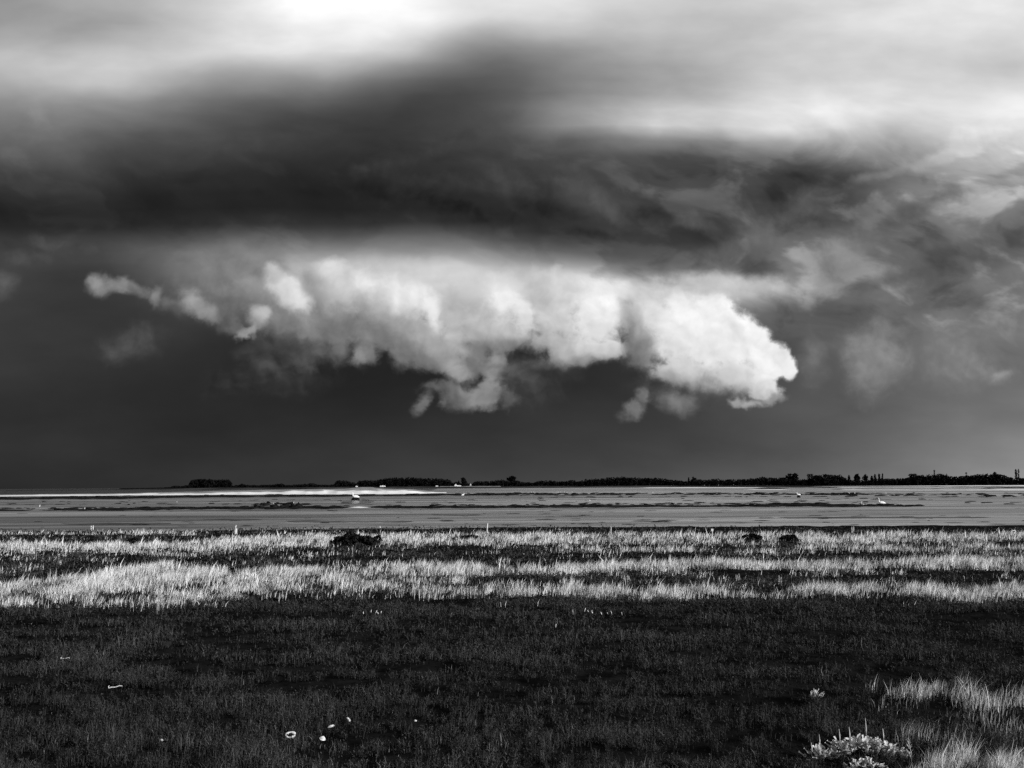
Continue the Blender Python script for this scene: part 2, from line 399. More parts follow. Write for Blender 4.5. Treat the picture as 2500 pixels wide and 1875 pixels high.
class Shape:
    """collects rings, tubes and sheets into one mesh"""
    def __init__(self):
        self.V, self.F = [], []
    def add(self, V, F):
        b = len(self.V)
        self.V += [tuple(v) for v in V]; self.F += [tuple(b + i for i in f) for f in F]
    def rings(self, pts, rad, n=10, cap=True, up=Vector((0, 0, 1)), jitter=0.0):
        """tube through pts; rad = number or (wide, high) per point"""
        V, F = [], []
        for i, p in enumerate(pts):
            p = Vector(p)
            a, b = Vector(pts[max(i - 1, 0)]), Vector(pts[min(i + 1, len(pts) - 1)])
            d = (b - a).normalized()
            s = d.cross(up)
            s = s.normalized() if s.length > 1e-3 else Vector((1, 0, 0))
            q = s.cross(d).normalized()
            r = rad[i]
            rw, rh = r if isinstance(r, tuple) else (r, r)
            for k in range(n):
                t = 2 * math.pi * k / n
                j = 1 + random.uniform(-jitter, jitter)
                V.append(p + s * math.cos(t) * rw * j + q * math.sin(t) * rh * j)
        for i in range(len(pts) - 1):
            for k in range(n):
                F.append((i * n + k, i * n + (k + 1) % n, (i + 1) * n + (k + 1) % n, (i + 1) * n + k))
        if cap:
            F.append(tuple(range(n - 1, -1, -1))); F.append(tuple((len(pts) - 1) * n + k for k in range(n)))
        self.add(V, F)
    def box(self, a, b, bev=0.0):
        x0, y0, z0 = a; x1, y1, z1 = b
        V = [(x0, y0, z0), (x1, y0, z0), (x1, y1, z0), (x0, y1, z0), (x0, y0, z1), (x1, y0, z1), (x1, y1, z1), (x0, y1, z1)]
        self.add(V, [(3, 2, 1, 0), (4, 5, 6, 7), (0, 1, 5, 4), (1, 2, 6, 5), (2, 3, 7, 6), (3, 0, 4, 7)])
    def build(self, name, mat, parent=None, smooth=True, tone=None):
        me = bpy.data.meshes.new(name)
        me.from_pydata(self.V, [], self.F)
        me.polygons.foreach_set('use_smooth', [smooth] * len(me.polygons))
        me.materials.append(mat)
        return link(bpy.data.objects.new(name, me), parent)


# ------------------------------------------------------------------ materials (a black and white world: all neutral greys)
def material(name, tone=None, rough=0.85, spec=0.25, fn=None, attr=False, trans=0.0, bump=None):
    m = bpy.data.materials.new(name)
    m.use_nodes = True
    nt = m.node_tree
    nt.nodes.clear()
    t = Tree(nt)
    out = t.node('ShaderNodeOutputMaterial')
    if attr:
        a = t.node('ShaderNodeAttribute', attribute_name='tone')
        col = a.outputs['Fac']
        if fn: col = fn(t, col)
    else:
        col = fn(t, tone) if fn else tone
    if trans:
        d = t.node('ShaderNodeBsdfDiffuse'); tr = t.node('ShaderNodeBsdfTranslucent')
        t.put(d.inputs[0], col if not isinstance(col, float) else (col,) * 3); t.put(tr.inputs[0], col if not isinstance(col, float) else (col,) * 3)
        mx = t.node('ShaderNodeMixShader'); mx.inputs[0].default_value = trans
        nt.links.new(d.outputs[0], mx.inputs[1]); nt.links.new(tr.outputs[0], mx.inputs[2])
        nt.links.new(mx.outputs[0], out.inputs[0])
        return m
    p = t.node('ShaderNodeBsdfPrincipled')
    t.put(p.inputs['Base Color'], col if not isinstance(col, float) else (col,) * 3)
    p.inputs['Roughness'].default_value = rough
    p.inputs['Specular IOR Level'].default_value = spec
    if bump:
        b = t.node('ShaderNodeBump'); b.inputs['Strength'].default_value = bump[1]; b.inputs['Distance'].default_value = bump[2]
        t.put(b.inputs['Height'], t.noise(t.node('ShaderNodeNewGeometry').outputs['Position'], bump[0], 5, 0.6))
        nt.links.new(b.outputs[0], p.inputs['Normal'])
    nt.links.new(p.outputs[0], out.inputs[0])
    return m

def pos(t, sx=1, sy=1, sz=1):
    return t.vm('MULTIPLY', t.node('ShaderNodeNewGeometry').outputs['Position'], (sx, sy, sz))

def mud_tone(t, _):
    a = t.noise(pos(t, .010, .075, 1), 1.0, 5, 0.55)          # long streaks left by the tide
    b = t.noise(pos(t, .05, .5, 1), 1.0, 4, 0.6)
    c = t.noise(pos(t, .0035, .012, 1), 1.0, 3, 0.5)
    q = t.m('ADD', t.m('MULTIPLY', a, .55), t.m('ADD', t.m('MULTIPLY', b, .25), t.m('MULTIPLY', c, .4)))
    side = t.rng(t.sep(pos(t, .012, 0, 0))[0], -.7, .5, .72, 1.0)   # mud colour darkens to the left
    base = t.m('MULTIPLY', t.rng(q, .46, .72, .14, .36), side)
    s1 = t.noise(pos(t, .016, .11, 1), 1.0, 5, .65, 1.2)            # thin dark runnels lying across
    s2 = t.noise(pos(t, .004, .05, 1), 1.0, 3, .5)
    base = t.m('MULTIPLY', base, t.rng(s1, .51, .60, 1.0, .40))
    return t.m('MULTIPLY', base, t.rng(s2, .48, .58, 1.0, .62))

def mottle(lo, hi, scale, detail=5, a=.35, b=.65, sy=1.0):
    return lambda t, _: t.rng(t.noise(pos(t, 1, sy, 1), scale, detail, .6), a, b, lo, hi)

def sand_tone(t, h):
    # bare sand low down, marram tussocks on the crest (h = height on the bank, 0..1)
    g = t.noise(pos(t, .05, .05, .5), 1.0, 5, .6)
    return t.mixf(t.rng(t.m('ADD', h, t.m('MULTIPLY', t.m('SUBTRACT', g, .5), 1.5)), .42, .72), .78, .22)

M = {
 'mud': material('mud', rough=.6, spec=.2, fn=mud_tone),
 'soil': material('soil', rough=1, spec=0, fn=mottle(.003, .012, 1.3)),
 'wet': material('dark_mud', rough=1, spec=0, fn=mottle(.003, .028, .22, sy=.6)),
 'damp': material('damp_mud', rough=1, spec=0, fn=mottle(.06, .15, .12, sy=.6)),
 'weed': material('seaweed', rough=1, spec=0, fn=mottle(.003, .02, .8)),
 'pale_sand': material('pale_sand', rough=.8, spec=.2, fn=mottle(.5, .8, .03, sy=.4)),
 'sand': material('sand', rough=.9, spec=.1, attr=True, fn=sand_tone),
 'sea': material('sea_water', .012, rough=.5, spec=.12),
 'pool': material('pool_water', .25, rough=.12, spec=.6),
 'saltmarsh': material('far_marsh', rough=1, spec=0, fn=mottle(.015, .06, .012, sy=.2)),
 'straw': material('straw', attr=True, trans=.22),
 'green': material('marsh_grass', attr=True, trans=.15),
 'leaf_dark': material('dark_foliage', rough=1, spec=0, fn=mottle(.003, .011, .12)),
 'bark': material('bark', .008, rough=.9, spec=.1),
 'bush': material('bush_foliage', rough=1, spec=0, fn=mottle(.004, .022, 3.0)),
 'feather': material('white_feathers', .86, rough=.7, spec=.2),
 'beak': material('beak', .05, rough=.5),
 'leg': material('bird_leg', .02, rough=.6),
 'wood_pale': material('bleached_wood', rough=.85, fn=mottle(.38, .66, 9.0, sy=1.0)),
 'wood_dark': material('dark_wood', rough=.9, fn=mottle(.015, .05, 9.0)),
 'plate': material('pale_plate', .62, rough=.5),
 'wall': material('white_render', .85, rough=.8),
 'roof': material('pale_roof', .6, rough=.7),
 'window': material('window_glass', .03, rough=.2),
 'concrete': material('concrete', rough=.9, fn=mottle(.4, .6, .1)),
 'shell': material('white_shell', rough=.5, spec=.4, fn=mottle(.42, .72, 30.0)),
 'silver': material('silver_leaf', attr=True, trans=.15),
}

# ------------------------------------------------------------------ ground
def gz(x, y):
    """height of the marsh: flat with hummocks, rising to the dyke underfoot"""
    x, y = np.asarray(x, float), np.asarray(y, float)
    z = (.10 * fbm(x * .22, y * .35, 3, 3) + .12 * fbm(x * .7, y * 1.1, 9, 3)) * sstep(9, 15, y)
    return z + 2.35 * (1 - sstep(2.2, 10.5, y))

def marsh_edge(x):
    x = np.asarray(x, float)
    return 95.5 + 1.8 * fbm(x * .06, x * 0, 21, 3) + 1.5 * sstep(-30, 20, x)

def grid_sheet(name, xs, ys, zf, mat):
    Xg, Yg = np.meshgrid(xs, ys)
    Z = zf(Xg, Yg)
    V = np.stack([Xg.ravel(), Yg.ravel(), Z.ravel()], -1)
    nx, ny = len(xs), len(ys)
    i = np.arange(nx - 1)[None, :] + np.arange(ny - 1)[:, None] * nx
    F = np.stack([i, i + 1, i + nx + 1, i + nx], -1).reshape(-1, 4)
    return mesh_np(name, V, F, mat, smooth=True)

def build_ground():
    # mudflat reaching the horizon
    xs = np.concatenate([-np.geomspace(14000, 60, 30), np.linspace(-50, 50, 11), np.geomspace(60, 14000, 30)])
    ys = np.concatenate([np.linspace(84, 300, 40), np.geomspace(310, 16000, 60)])
    o = grid_sheet('mudflat', xs, ys, lambda X, Y: -.30 + .03 * fbm(X * .02, Y * .06, 5, 3) * (Y < 300), M['mud'])
    tag(o, kind='structure')
    xs = np.linspace(-75, 75, 260)
    ys = np.concatenate([np.linspace(-14, 14, 30), np.linspace(14.4, 88, 230), np.linspace(88.2, 101, 60)])
    def zf(X, Y):
        e = marsh_edge(X)
        return gz(X, Y) * (1 - sstep(e - 1.0, e, Y)) - .6 * sstep(e - 1.2, e + .3, Y)
    tag(grid_sheet('ground', xs, ys, zf, M['soil']), kind='structure')

def strip(name, pts, z, mat, wob=.15, n=240, kind='structure', far=1.2):
    """level patch between two lines; pts = (px, y far, y near)"""
    P = np.array(pts, float)
    px = np.linspace(P[0, 0], P[-1, 0], n)
    yf, yn = np.interp(px, P[:, 0], P[:, 1]), np.interp(px, P[:, 0], P[:, 2])
    w = (yn - yf)
    yf = yf + w * wob * fbm(px * .03, px * 0, 31, 4); yn = yn + w * wob * fbm(px * .035, px * 0 + 7, 37, 4)
    t = np.clip(np.minimum(px - P[0, 0], P[-1, 0] - px) / 25, .02, 1)
    mid = (yf + yn) / 2
    yf, yn = mid + (yf - mid) * t, mid + (yn - mid) * t
    yf = np.maximum(yf, horizon(px) + far); yn = np.maximum(yn, yf + .3)
    a, b = at_np(px, yf, z), at_np(px, yn, z)
    V = np.concatenate([np.stack([b[0], b[1], np.full(n, z)], -1), np.stack([a[0], a[1], np.full(n, z)], -1)])
    i = np.arange(n - 1)
    F = np.stack([i, i + 1, i + n + 1, i + n], -1)
    return tag(mesh_np(name, V, F, mat), kind=kind)

def build_far_ground():
    Z0 = -.30
    # open sea on the left beyond the sandbank
    strip('sea', [(-900, 1190, 1212), (0, 1190, 1209), (500, 1185, 1203), (900, 1184, 1199), (1075, 1184, 1198)], Z0 + .05, M['sea'], .0, far=.7)
    # far saltmarsh rising to the opposite shore
    px = np.linspace(-800, 3200, 500)
    d0 = np.interp(px, [-800, 300, 1000, 1250, 1800, 2000, 3200], [2100, 2100, 2000, 1900, 1800, 1850, 1850])
    d1 = d0 + np.interp(px, [0, 1250, 1900, 2500], [300, 420, 120, 100])
    zt = np.interp(px, [-800, 0, 180, 470, 1000, 1250, 1700, 1950, 3200], [-.3, -.3, .2, 3.6, 3.6, 3.0, 2.4, .5, .5]) + .25 * fbm(px * .02, px * 0, 8, 3)
    rows = []
    for d, z in ((d0, np.full(len(px), Z0 - .2)), (d0 * .6 + d1 * .4, zt * .5 - .1), (d1, zt), (d1 + 500, zt)):
        rows.append(np.stack([(px - 1250) / FOC * d * .995, d, z], -1))
    V = np.concatenate(rows); n = len(px)
    i = np.arange(n - 1)[None] + np.arange(3)[:, None] * n
    o = mesh_np('far_shore', V, np.stack([i, i + 1, i + n + 1, i + n], -1).reshape(-1, 4), M['saltmarsh'], smooth=True)
    tag(o, kind='structure')
    # white sandbank with a low dune crest
    K = np.array([(-300,1214,1209.5),(0,1212,1207.8),(300,1209.5,1204.5),(500,1208.3,1199.5),(640,1207.6,1196),(760,1207.2,1194.8),(840,1207,1193.2),(880,1207,1189.5),(905,1206.8,1189),(935,1206.6,1192.8),
                  (1000,1206,1194.2),(1040,1205,1197.5),(1060,1204.5,1200),(1090,1203.8,1202.8)], float)
    px = np.linspace(-300, 1090, 420)
    yb, yt = np.interp(px, K[:, 0], K[:, 1]), np.interp(px, K[:, 0], K[:, 2])
    yt = yt + .9 * fbm(px * .025, px * 0, 51, 4) * np.clip((yb - yt) / 8, 0, 1)
    yb = yb + .35 * fbm(px * .02, px * 0, 57, 3)
    rows, hh = [], []
    for f, lift in ((0, 0), (.18, .10), (.36, .16), (.45, .45), (.7, .8), (1, 1), (1.5, .35), (2.2, 0)):
        fr, pts = [], []
        for a, b, c in zip(px, yb, yt):
            q = at(a, b, Z0)
            top = at_dist(a, c, q.y + 70)
            zc = max(top.z, Z0 + .4)
            s = (q.y + 70 * f) / q.y
            wob = .12 * math.sin(a * .09 + f * 9) + .16 * math.sin(a * .031 + f * 5)
            pts.append((q.x * s, q.y * s, Z0 + .03 * (f < 2) - .2 * (f >= 2) + (zc - Z0) * lift * (1 + (wob if .1 < f < .9 else 0))))
        rows.append(np.array(pts)); hh.append(np.full(len(px), lift))
    V = np.concatenate(rows); n = len(px); i = np.arange(n - 1)[None] + np.arange(len(rows) - 1)[:, None] * n
    o = mesh_np('sandbank', V, np.stack([i, i + 1, i + n + 1, i + n], -1).reshape(-1, 4), M['sand'], tone=np.concatenate(hh), smooth=True)
    tag(o, kind='structure')
    # strips of pale sand and dark creek banks below the right-hand woods
    for a in ([(1575, 1186.6, 1188.2), (2000, 1185.4, 1187.6), (2620, 1184.8, 1187.4)],
              [(1560, 1189.8, 1191.4), (1700, 1189.2, 1191.2), (1870, 1189.8, 1191.2)], [(2030, 1190.2, 1192.0), (2250, 1190.2, 1192.2), (2420, 1190.8, 1192.2)],
              [(1815, 1194.0, 1195.6), (1930, 1194.2, 1195.8)], [(2040, 1194.6, 1196.6), (2250, 1195.0, 1197.0), (2640, 1194.6, 1198.0)],
              [(60, 1210.4, 1211.2), (240, 1210.2, 1211.0)]):
        strip('sand_strip', a, Z0 + .06, M['pale_sand'])
    for a in ([(1900, 1262, 1264.5), (2150, 1261, 1264), (2420, 1262, 1263.5)], [(380, 1268, 1270.5), (640, 1266, 1269)], [(700, 1270, 1274), (1010, 1271, 1275)], [(1060, 1256, 1257.5), (1180, 1256, 1257.6)], [(1370, 1258, 1260), (1430, 1258, 1260)], [(1540, 1270, 1272.5), (1640, 1270.5, 1273)], [(150, 1277, 1280), (420, 1276, 1279)],
              [(1600, 1286.5, 1290), (1820, 1286, 1290)], [(0, 1290, 1293), (80, 1289.5, 1292)]):
        strip('damp_mud', a, Z0 + .045, M['damp'], .35)
    for a in ([(1680, 1187.8, 1189.8), (2000, 1187.2, 1190.0), (2640, 1187.6, 1190.8)], [(1835, 1191.2, 1194.4), (1925, 1191.6, 1194.4)],
              [(2030, 1191.8, 1195.0), (2250, 1192.0, 1195.4), (2440, 1192.4, 1194.8)],
              [(-200, 1214.6, 1221), (0, 1213.6, 1219.4), (300, 1211, 1217.2), (640, 1208.2, 1213), (1000, 1206.6, 1210.4), (1260, 1205, 1208.6)],
              [(-200, 1244, 1248), (0, 1243.2, 1247), (86, 1244, 1246)], [(96, 1244.6, 1246), (200, 1242, 1246), (330, 1238, 1245.5), (640, 1236.4, 1242.4), (858, 1235.4, 1240.6)],
              [(898, 1234, 1241), (1250, 1235.4, 1239.4), (1400, 1232, 1238.4), (1700, 1233.4, 1237.2), (1900, 1229.6, 1236.4), (2010, 1228.6, 1236.2), (2100, 1231.4, 1236.2), (2245, 1233.6, 1236.4)]):
        strip('creek_bed', a, Z0 + .05, M['wet'], .3)
    strip('tide_pool', [(850, 1236.5, 1240.5), (905, 1236.5, 1240.5)], Z0 + .055, M['pale_sand'])
    # water film round the swan and the gull
    strip('tide_pool', [(830, 1219.5, 1230), (915, 1219.5, 1230)], Z0 + .045, M['pool'])
    strip('tide_pool', [(800, 1288.5, 1295), (1010, 1288.5, 1295)], Z0 + .06, M['pool'])

build_ground()
build_far_ground()

# ------------------------------------------------------------------ seaweed and mussel beds on the mud (uncountable low lumps)
def lumps(name, specs, mat, zbase, seed):
    """specs: (px array, py array, width m, height m) -> flattened irregular domes in one mesh"""
    r = np.random.default_rng(seed)
    na, V, F = 9, [], []
    px, py, wd, ht = [np.concatenate(q) for q in zip(*specs)]
    x, y = at_np(px, py, zbase)
    n = len(px)
    ang = np.linspace(0, 2 * np.pi, na, endpoint=False)[None]
    j1 = 1 + .35 * r.uniform(-1, 1, (n, na)); j2 = .62 * (1 + .3 * r.uniform(-1, 1, (n, na)))
    def ring(j, zf):
        return np.stack([x[:, None] + np.cos(ang) * j * wd[:, None] / 2, y[:, None] + np.sin(ang) * j * wd[:, None] * .35, zbase + ht[:, None] * zf + 0 * ang], -1)
    R = np.stack([ring(j1, -.15), ring(j1 * .92, .35), ring(j2, .85 + .25 * r.uniform(-1, 1, (n, na)))], 1)
    top = np.stack([x, y, zbase + ht], -1)[:, None]
    V = np.concatenate([R.reshape(n, 3 * na, 3), top], 1)
    k = np.arange(na); k2 = (k + 1) % na
    T = np.concatenate([np.stack([k, k2, na + k2], -1), np.stack([k, na + k2, na + k], -1), np.stack([na + k, na + k2, 2 * na + k2], -1), np.stack([na + k, 2 * na + k2, 2 * na + k], -1),
                        np.stack([2 * na + k, 2 * na + k2, np.full(na, 3 * na)], -1)])
    F = (T[None] + (np.arange(n) * (3 * na + 1))[:, None, None]).reshape(-1, 3)
    return mesh_np(name, V.reshape(-1, 3), F, mat, smooth=True)

def band_lumps(pts, n, w, h, seed):
    r = np.random.default_rng(seed)
    P = np.array(pts, float)
    px = r.uniform(P[0, 0], P[-1, 0], n)
    keep = fbm(px * .03, px * 0, seed, 3) > r.uniform(-1.1, .5, n)
    px = px[keep]
    y0, y1 = np.interp(px, P[:, 0], P[:, 1]), np.interp(px, P[:, 0], P[:, 2])
    return px, r.uniform(y0, y1), r.uniform(w[0], w[1], len(px)), r.uniform(h[0], h[1], len(px))

mb = [band_lumps([(-200,1214,1220),(0,1213,1219),(640,1207.5,1212.5),(1000,1205,1211),(1250,1203.5,1209)], 420, (2, 7), (.1, .4), 1),
      band_lumps([(1000,1206,1211),(1250,1204,1209),(1860,1203.5,1209),(2100,1204,1209.5)], 420, (1.5, 6), (.2, .55), 2),
      band_lumps([(1980,1203.5,1211),(2240,1204,1213),(2600,1204,1215)], 190, (1.2, 5), (.1, .4), 3),
      band_lumps([(1200,1209,1215),(2100,1209,1214)], 60, (1.2, 3.5), (.1, .3), 4)]
tag(lumps('mussel_bed', mb, M['weed'], -.32, 7), 'dark patchy mussel beds strung across the far mudflat', 'mussel bed', kind='stuff')
sw = [band_lumps([(-200,1243,1247),(330,1238,1245),(640,1236,1242),(850,1235,1240)], 330, (.6, 2.4), (.05, .22), 11),
      band_lumps([(615,1229,1240),(740,1229,1240)], 110, (.5, 1.8), (.15, .6), 12),
      band_lumps([(900,1233,1240),(1250,1233,1239),(1400,1230,1237),(1900,1228.5,1236),(2010,1228,1236),(2245,1233.5,1236)], 420, (.6, 2.6), (.05, .26), 13),
      band_lumps([(-100,1222,1234),(2600,1214,1232)], 240, (.5, 3.2), (.03, .24), 14),
      band_lumps([(-100,1247,1290),(2600,1238,1285)], 210, (.3, 2.6), (.02, .08), 15)]
tag(lumps('seaweed', sw, M['weed'], -.31, 8), 'dark seaweed clumps scattered over the grey mud', 'seaweed', kind='stuff')

# ------------------------------------------------------------------ far woods and trees
def leaf_clumps(n, c, r, size, rs, flat=.0):
    """n small faces spread through an ellipsoid crown (more towards its skin)"""
    d = rs.normal(size=(n, 3)); d /= np.linalg.norm(d, axis=1)[:, None]
    k = rs.uniform(.35, 1.05, n) ** .6
    P = np.array(c) + d * k[:, None] * np.array(r)
    a = rs.normal(size=(n, 3)); a /= np.linalg.norm(a, axis=1)[:, None]
    b = np.cross(a, rs.normal(size=(n, 3))); b /= np.linalg.norm(b, axis=1)[:, None]
    s = size * rs.uniform(.6, 1.3, (n, 1))
    V = np.stack([P - a * s, P - b * s * .7, P + a * s, P + b * s * .7], 1).reshape(-1, 3)
    return V

def quads(n, base=0):
    return np.arange(n * 4).reshape(-1, 4) + base

def crown_points(h, w, kind, rs):
    """several lobes make one crown of height h and width w; returns the leaf faces"""
    out = []
    if kind == 'poplar':
        for k in range(5):
            z = h * (.18 + .17 * k); out.append(leaf_clumps(46, (rs.uniform(-.04, .04) * w, 0, z), (w * .5 * (1 - .13 * k) , w * .45, h * .13), w * .17 + .2, rs))
        out.append(leaf_clumps(14, (0, 0, h * .96), (w * .13, w * .13, h * .05), w * .1, rs))
    elif kind == 'block':
        for x in (-.3, 0, .3):
            for z in (.34, .62, .84):
                out.append(leaf_clumps(42, (x * w, rs.uniform(-.1, .1) * w, h * z), (w * .26, w * .32, h * .17), w * .12, rs))
    elif kind == 'scrub':
        for k in range(6):
            out.append(leaf_clumps(34, (rs.uniform(-.38, .38) * w, rs.uniform(-.2, .2) * w, h * rs.uniform(.25, .6)), (w * .22, w * .22, h * .34), w * .07, rs))
    else:
        for k in range(9):
            a = rs.uniform(0, 6.28); q = rs.uniform(0, .3) * w
            z = h * rs.uniform(.36, .8)
            out.append(leaf_clumps(40, (math.cos(a) * q, math.sin(a) * q, z), (w * .24, w * .24, h * .16), w * .12, rs))
        out.append(leaf_clumps(30, (0, 0, h * .88), (w * .2, w * .2, h * .1), w * .1, rs))
    return np.concatenate(out)

def make_tree(loc, h, w, kind, seed, label, group=None):
    rs = np.random.default_rng(seed)
    t = thing('tree', loc, label, 'tree', group)
    V = crown_points(h, w, kind, rs)
    mesh_np('crown', V, quads(len(V) // 4), M['leaf_dark'], t)
    s = Shape()
    top = h * (.9 if kind == 'poplar' else .6)
    s.rings([(0, 0, -.6), (w * .01, 0, h * .12), (-w * .01, 0, h * .3), (0, 0, top)], [w * .05, w * .04, w * .03, w * .008], 7)
    for k in range(4):
        a = k * 1.6 + seed
        s.rings([(0, 0, h * (.24 + .07 * k)), (math.cos(a) * w * .15, math.sin(a) * w * .15, h * (.4 + .07 * k)), (math.cos(a) * w * .28, math.sin(a) * w * .28, h * (.5 + .08 * k))], [w * .02, w * .014, w * .005], 5)
    s.build('trunk', M['bark'], t)
    return t

def shore_dist(px):
    return float(np.interp(px, [300, 1000, 1250, 1800, 2000, 2600], [2380, 2420, 2330, 1990, 1960, 1950]))

def shore_z(px):
    return float(np.interp(px, [0, 180, 470, 1000, 1250, 1700, 1950, 3200], [-.3, .2, 3.6, 3.6, 3.0, 2.4, .5, .5])) - .3

def far_height(px, top, d):
    return 1.08 * (EYE + (horizon(px) - top + 1.2) / FOC * d - shore_z(px))

# woods that read as one dark mass: (px, skyline y) points along each
WOODS = [
 ('flat-topped dark wood standing alone on the far left shore', [(470,1176),(474,1171.5),(500,1170.8),(535,1172.2),(552,1170.8),(560,1173),(562,1178)]),
 ('low dark scrub line left of the flat-topped far wood', [(300,1196),(360,1193.5),(420,1190),(428,1187.5),(445,1188),(455,1185.5),(470,1184)]),
 ('low dark hedge line between the flat-topped wood and the houses', [(562,1186.5),(585,1185),(592,1181.5),(608,1185.5),(640,1185),(660,1184),(690,1181),(700,1185),(735,1183.5),(765,1180.5),(780,1184.5),(815,1183.5),(822,1181)]),
 ('small rounded dark copse left of the long far wood', [(822,1176),(828,1174),(850,1174.6),(858,1179),(872,1180.5),(878,1180)]),
 ('long even-topped dark wood left of the white houses', [(878,1175),(890,1172.6),(906,1174),(925,1173),(938,1168.8),(980,1168),(1010,1167.3),(1040,1169),(1080,1169.6),(1094,1172),(1100,1177)]),
 ('thin dark hedge behind the white houses', [(1100,1179),(1112,1178),(1124,1180),(1140,1181),(1158,1181)]),
 ('dark shelter belt right of the white houses', [(1158,1177),(1170,1175.4),(1205,1175),(1222,1172.5),(1238,1174),(1262,1174.5),(1280,1178),(1300,1179),(1312,1175),(1326,1173),(1345,1174),(1362,1177),(1385,1174.5),(1398,1173),(1412,1177)]),
 ('broad hump-shaped dark wood at the middle of the far shore', [(1412,1175),(1430,1171.8),(1460,1170.5),(1490,1166.6),(1515,1165.6),(1545,1167),(1565,1168.4),(1580,1167.3),(1610,1169),(1640,1172),(1655,1175)]),
 ('uneven dark tree belt right of the hump-shaped wood', [(1655,1175),(1676,1175),(1700,1171.5),(1722,1172.6),(1745,1170.5),(1765,1172),(1790,1170.6),(1812,1170.8),(1845,1168),(1862,1166.6),(1880,1168),(1912,1167)]),
 ('low dark hedge under the square-topped trees on the far right shore', [(1900,1169),(1920,1170),(1945,1171.5),(1970,1171),(1990,1170)]),
 ('tall flat-topped dark wood left of the row of poplars', [(1984,1163),(1990,1160.6),(2010,1161),(2044,1161),(2050,1165),(2058,1170)]),
 ('low dark hedge under the poplars on the far right shore', [(1940,1172),(1966,1171),(1984,1172),(2058,1171.5),(2100,1173),(2150,1169.5),(2200,1169),(2215,1168)]),
 ('long lumpy dark wood under the spire-shaped poplar', [(2200,1168.5),(2232,1165),(2250,1163),(2270,1160.8),(2290,1159.8),(2310,1162),(2335,1166),(2345,1163.5),(2365,1162),(2372,1166)]),
 ('high rounded dark wood near the right edge of the far shore', [(2366,1166),(2376,1160.5),(2400,1158.6),(2440,1160),(2452,1165),(2466,1169),(2480,1167.5),(2500,1167.5),(2540,1166)]),
]
for wi, (label, prof) in enumerate(WOODS):
    rs = np.random.default_rng(100 + wi)
    P = np.array(prof, float)
    Vs = []
    step = 9.0
    d0 = shore_dist(P[:, 0].mean())
    n = max(3, int((P[-1, 0] - P[0, 0]) / FOC * d0 / step))
    for row in range(3):
        for k in range(n + 1):
            px = P[0, 0] + (P[-1, 0] - P[0, 0]) * (k + rs.uniform(-.35, .35) + .5 * (row % 2)) / n
            px = min(max(px, P[0, 0] + 2), P[-1, 0] - 2)
            d = d0 + (row - 1) * 9 + rs.uniform(-3, 3)
            h = far_height(px, np.interp(px, P[:, 0], P[:, 1]) + rs.uniform(0, 1.6) + (1.2 if row == 0 else 0), d)
            h = max(h, 1.5)
            w = min(15, max(9, h * .7)) * rs.uniform(.9, 1.25)
            x, z = (px - 1250) / FOC * d, shore_z(px)
            for (cx, cz, rx, rz) in ((0, .68, .46, .30), (-.2, .45, .40, .26), (.22, .42, .40, .26), (0, .18, .55, .22)):
                Vs.append(leaf_clumps(44, (x + cx * w, d + rs.uniform(-.1, .1) * w, z + h * cz), (w * rx, w * .4, h * rz), .12 * w + .2, rs))
    V = np.concatenate(Vs)
    tag(mesh_np('wood', V, quads(len(V) // 4), M['leaf_dark']), label, 'wood', kind='stuff')

TREES = [  # px, top y, width px, kind, label
 (1131, 1168.2, 19, 'round', 'round dark tree between the two white houses'),
 (1119, 1175.5, 8, 'round', 'small dark tree close behind the larger white house'),
 (1248, 1165.2, 26, 'round', 'wide dark tree rising from the shelter belt right of the houses'),
 (1515 - 77, 1172, 5, 'poplar', 'thin dark tree left of the hump-shaped far wood'),
 (1678, 1168, 6, 'poplar', 'thin upright tree right of the hump-shaped far wood'),
 (1689, 1166.2, 15, 'round', 'rounded tree beside a thin upright one right of the hump-shaped wood'),
 (1929, 1160.4, 26, 'block', 'broad square-topped tree left of the low hedge on the far right shore'),
 (1974, 1160.6, 15, 'block', 'narrow square-topped tree left of the tall flat-topped wood'),
 (2068, 1162.4, 11, 'round', 'first small tree right of the tall flat-topped far wood'),
 (2087, 1159.6, 21, 'round', 'widest round tree in the row right of the tall flat-topped wood'),
 (2107, 1160.6, 15, 'round', 'pointed oval tree in the row right of the tall flat-topped wood'),
 (2123, 1164, 12, 'round', 'lower round tree leaning on a taller one in the far right row'),
 (2131, 1160.8, 9, 'poplar', 'upright tree just left of the two slim poplars'),
 (2141, 1160.2, 8, 'poplar', 'left one of the two slim poplars on the far right shore'),
 (2149, 1159.2, 6, 'poplar', 'right one of the two slim poplars on the far right shore'),
 (2223, 1159.8, 17, 'block', 'square greyish tree at the left end of the long lumpy wood'),
 (2241, 1163, 17, 'block', 'lower square tree right of the square greyish tree'),
 (2275.5, 1151, 5.5, 'poplar', 'spire-shaped poplar standing up from the long lumpy wood'),
 (2293, 1159, 15, 'round', 'flat round tree right of the spire-shaped poplar'),
 (2305, 1159, 8, 'round', 'small overhanging tree at the right end of the lumpy wood'),
 (2353, 1155.4, 11, 'round', 'pointed tree between the long lumpy wood and the right-edge wood'),
 (2369, 1163, 4, 'poplar', 'tiny thin tree in the gap left of the right-edge wood'),
 (2398, 1155, 24, 'scrub', 'ragged-topped tree on the left half of the right-edge wood'),
 (2423, 1154.8, 17, 'round', 'round tree standing up on the right half of the right-edge wood'),
 (2474, 1149.4, 7.5, 'poplar', 'left stem of the tall split poplar near the right edge'),
 (2480, 1149.0, 6, 'poplar', 'right stem of the tall split poplar near the right edge'),
]
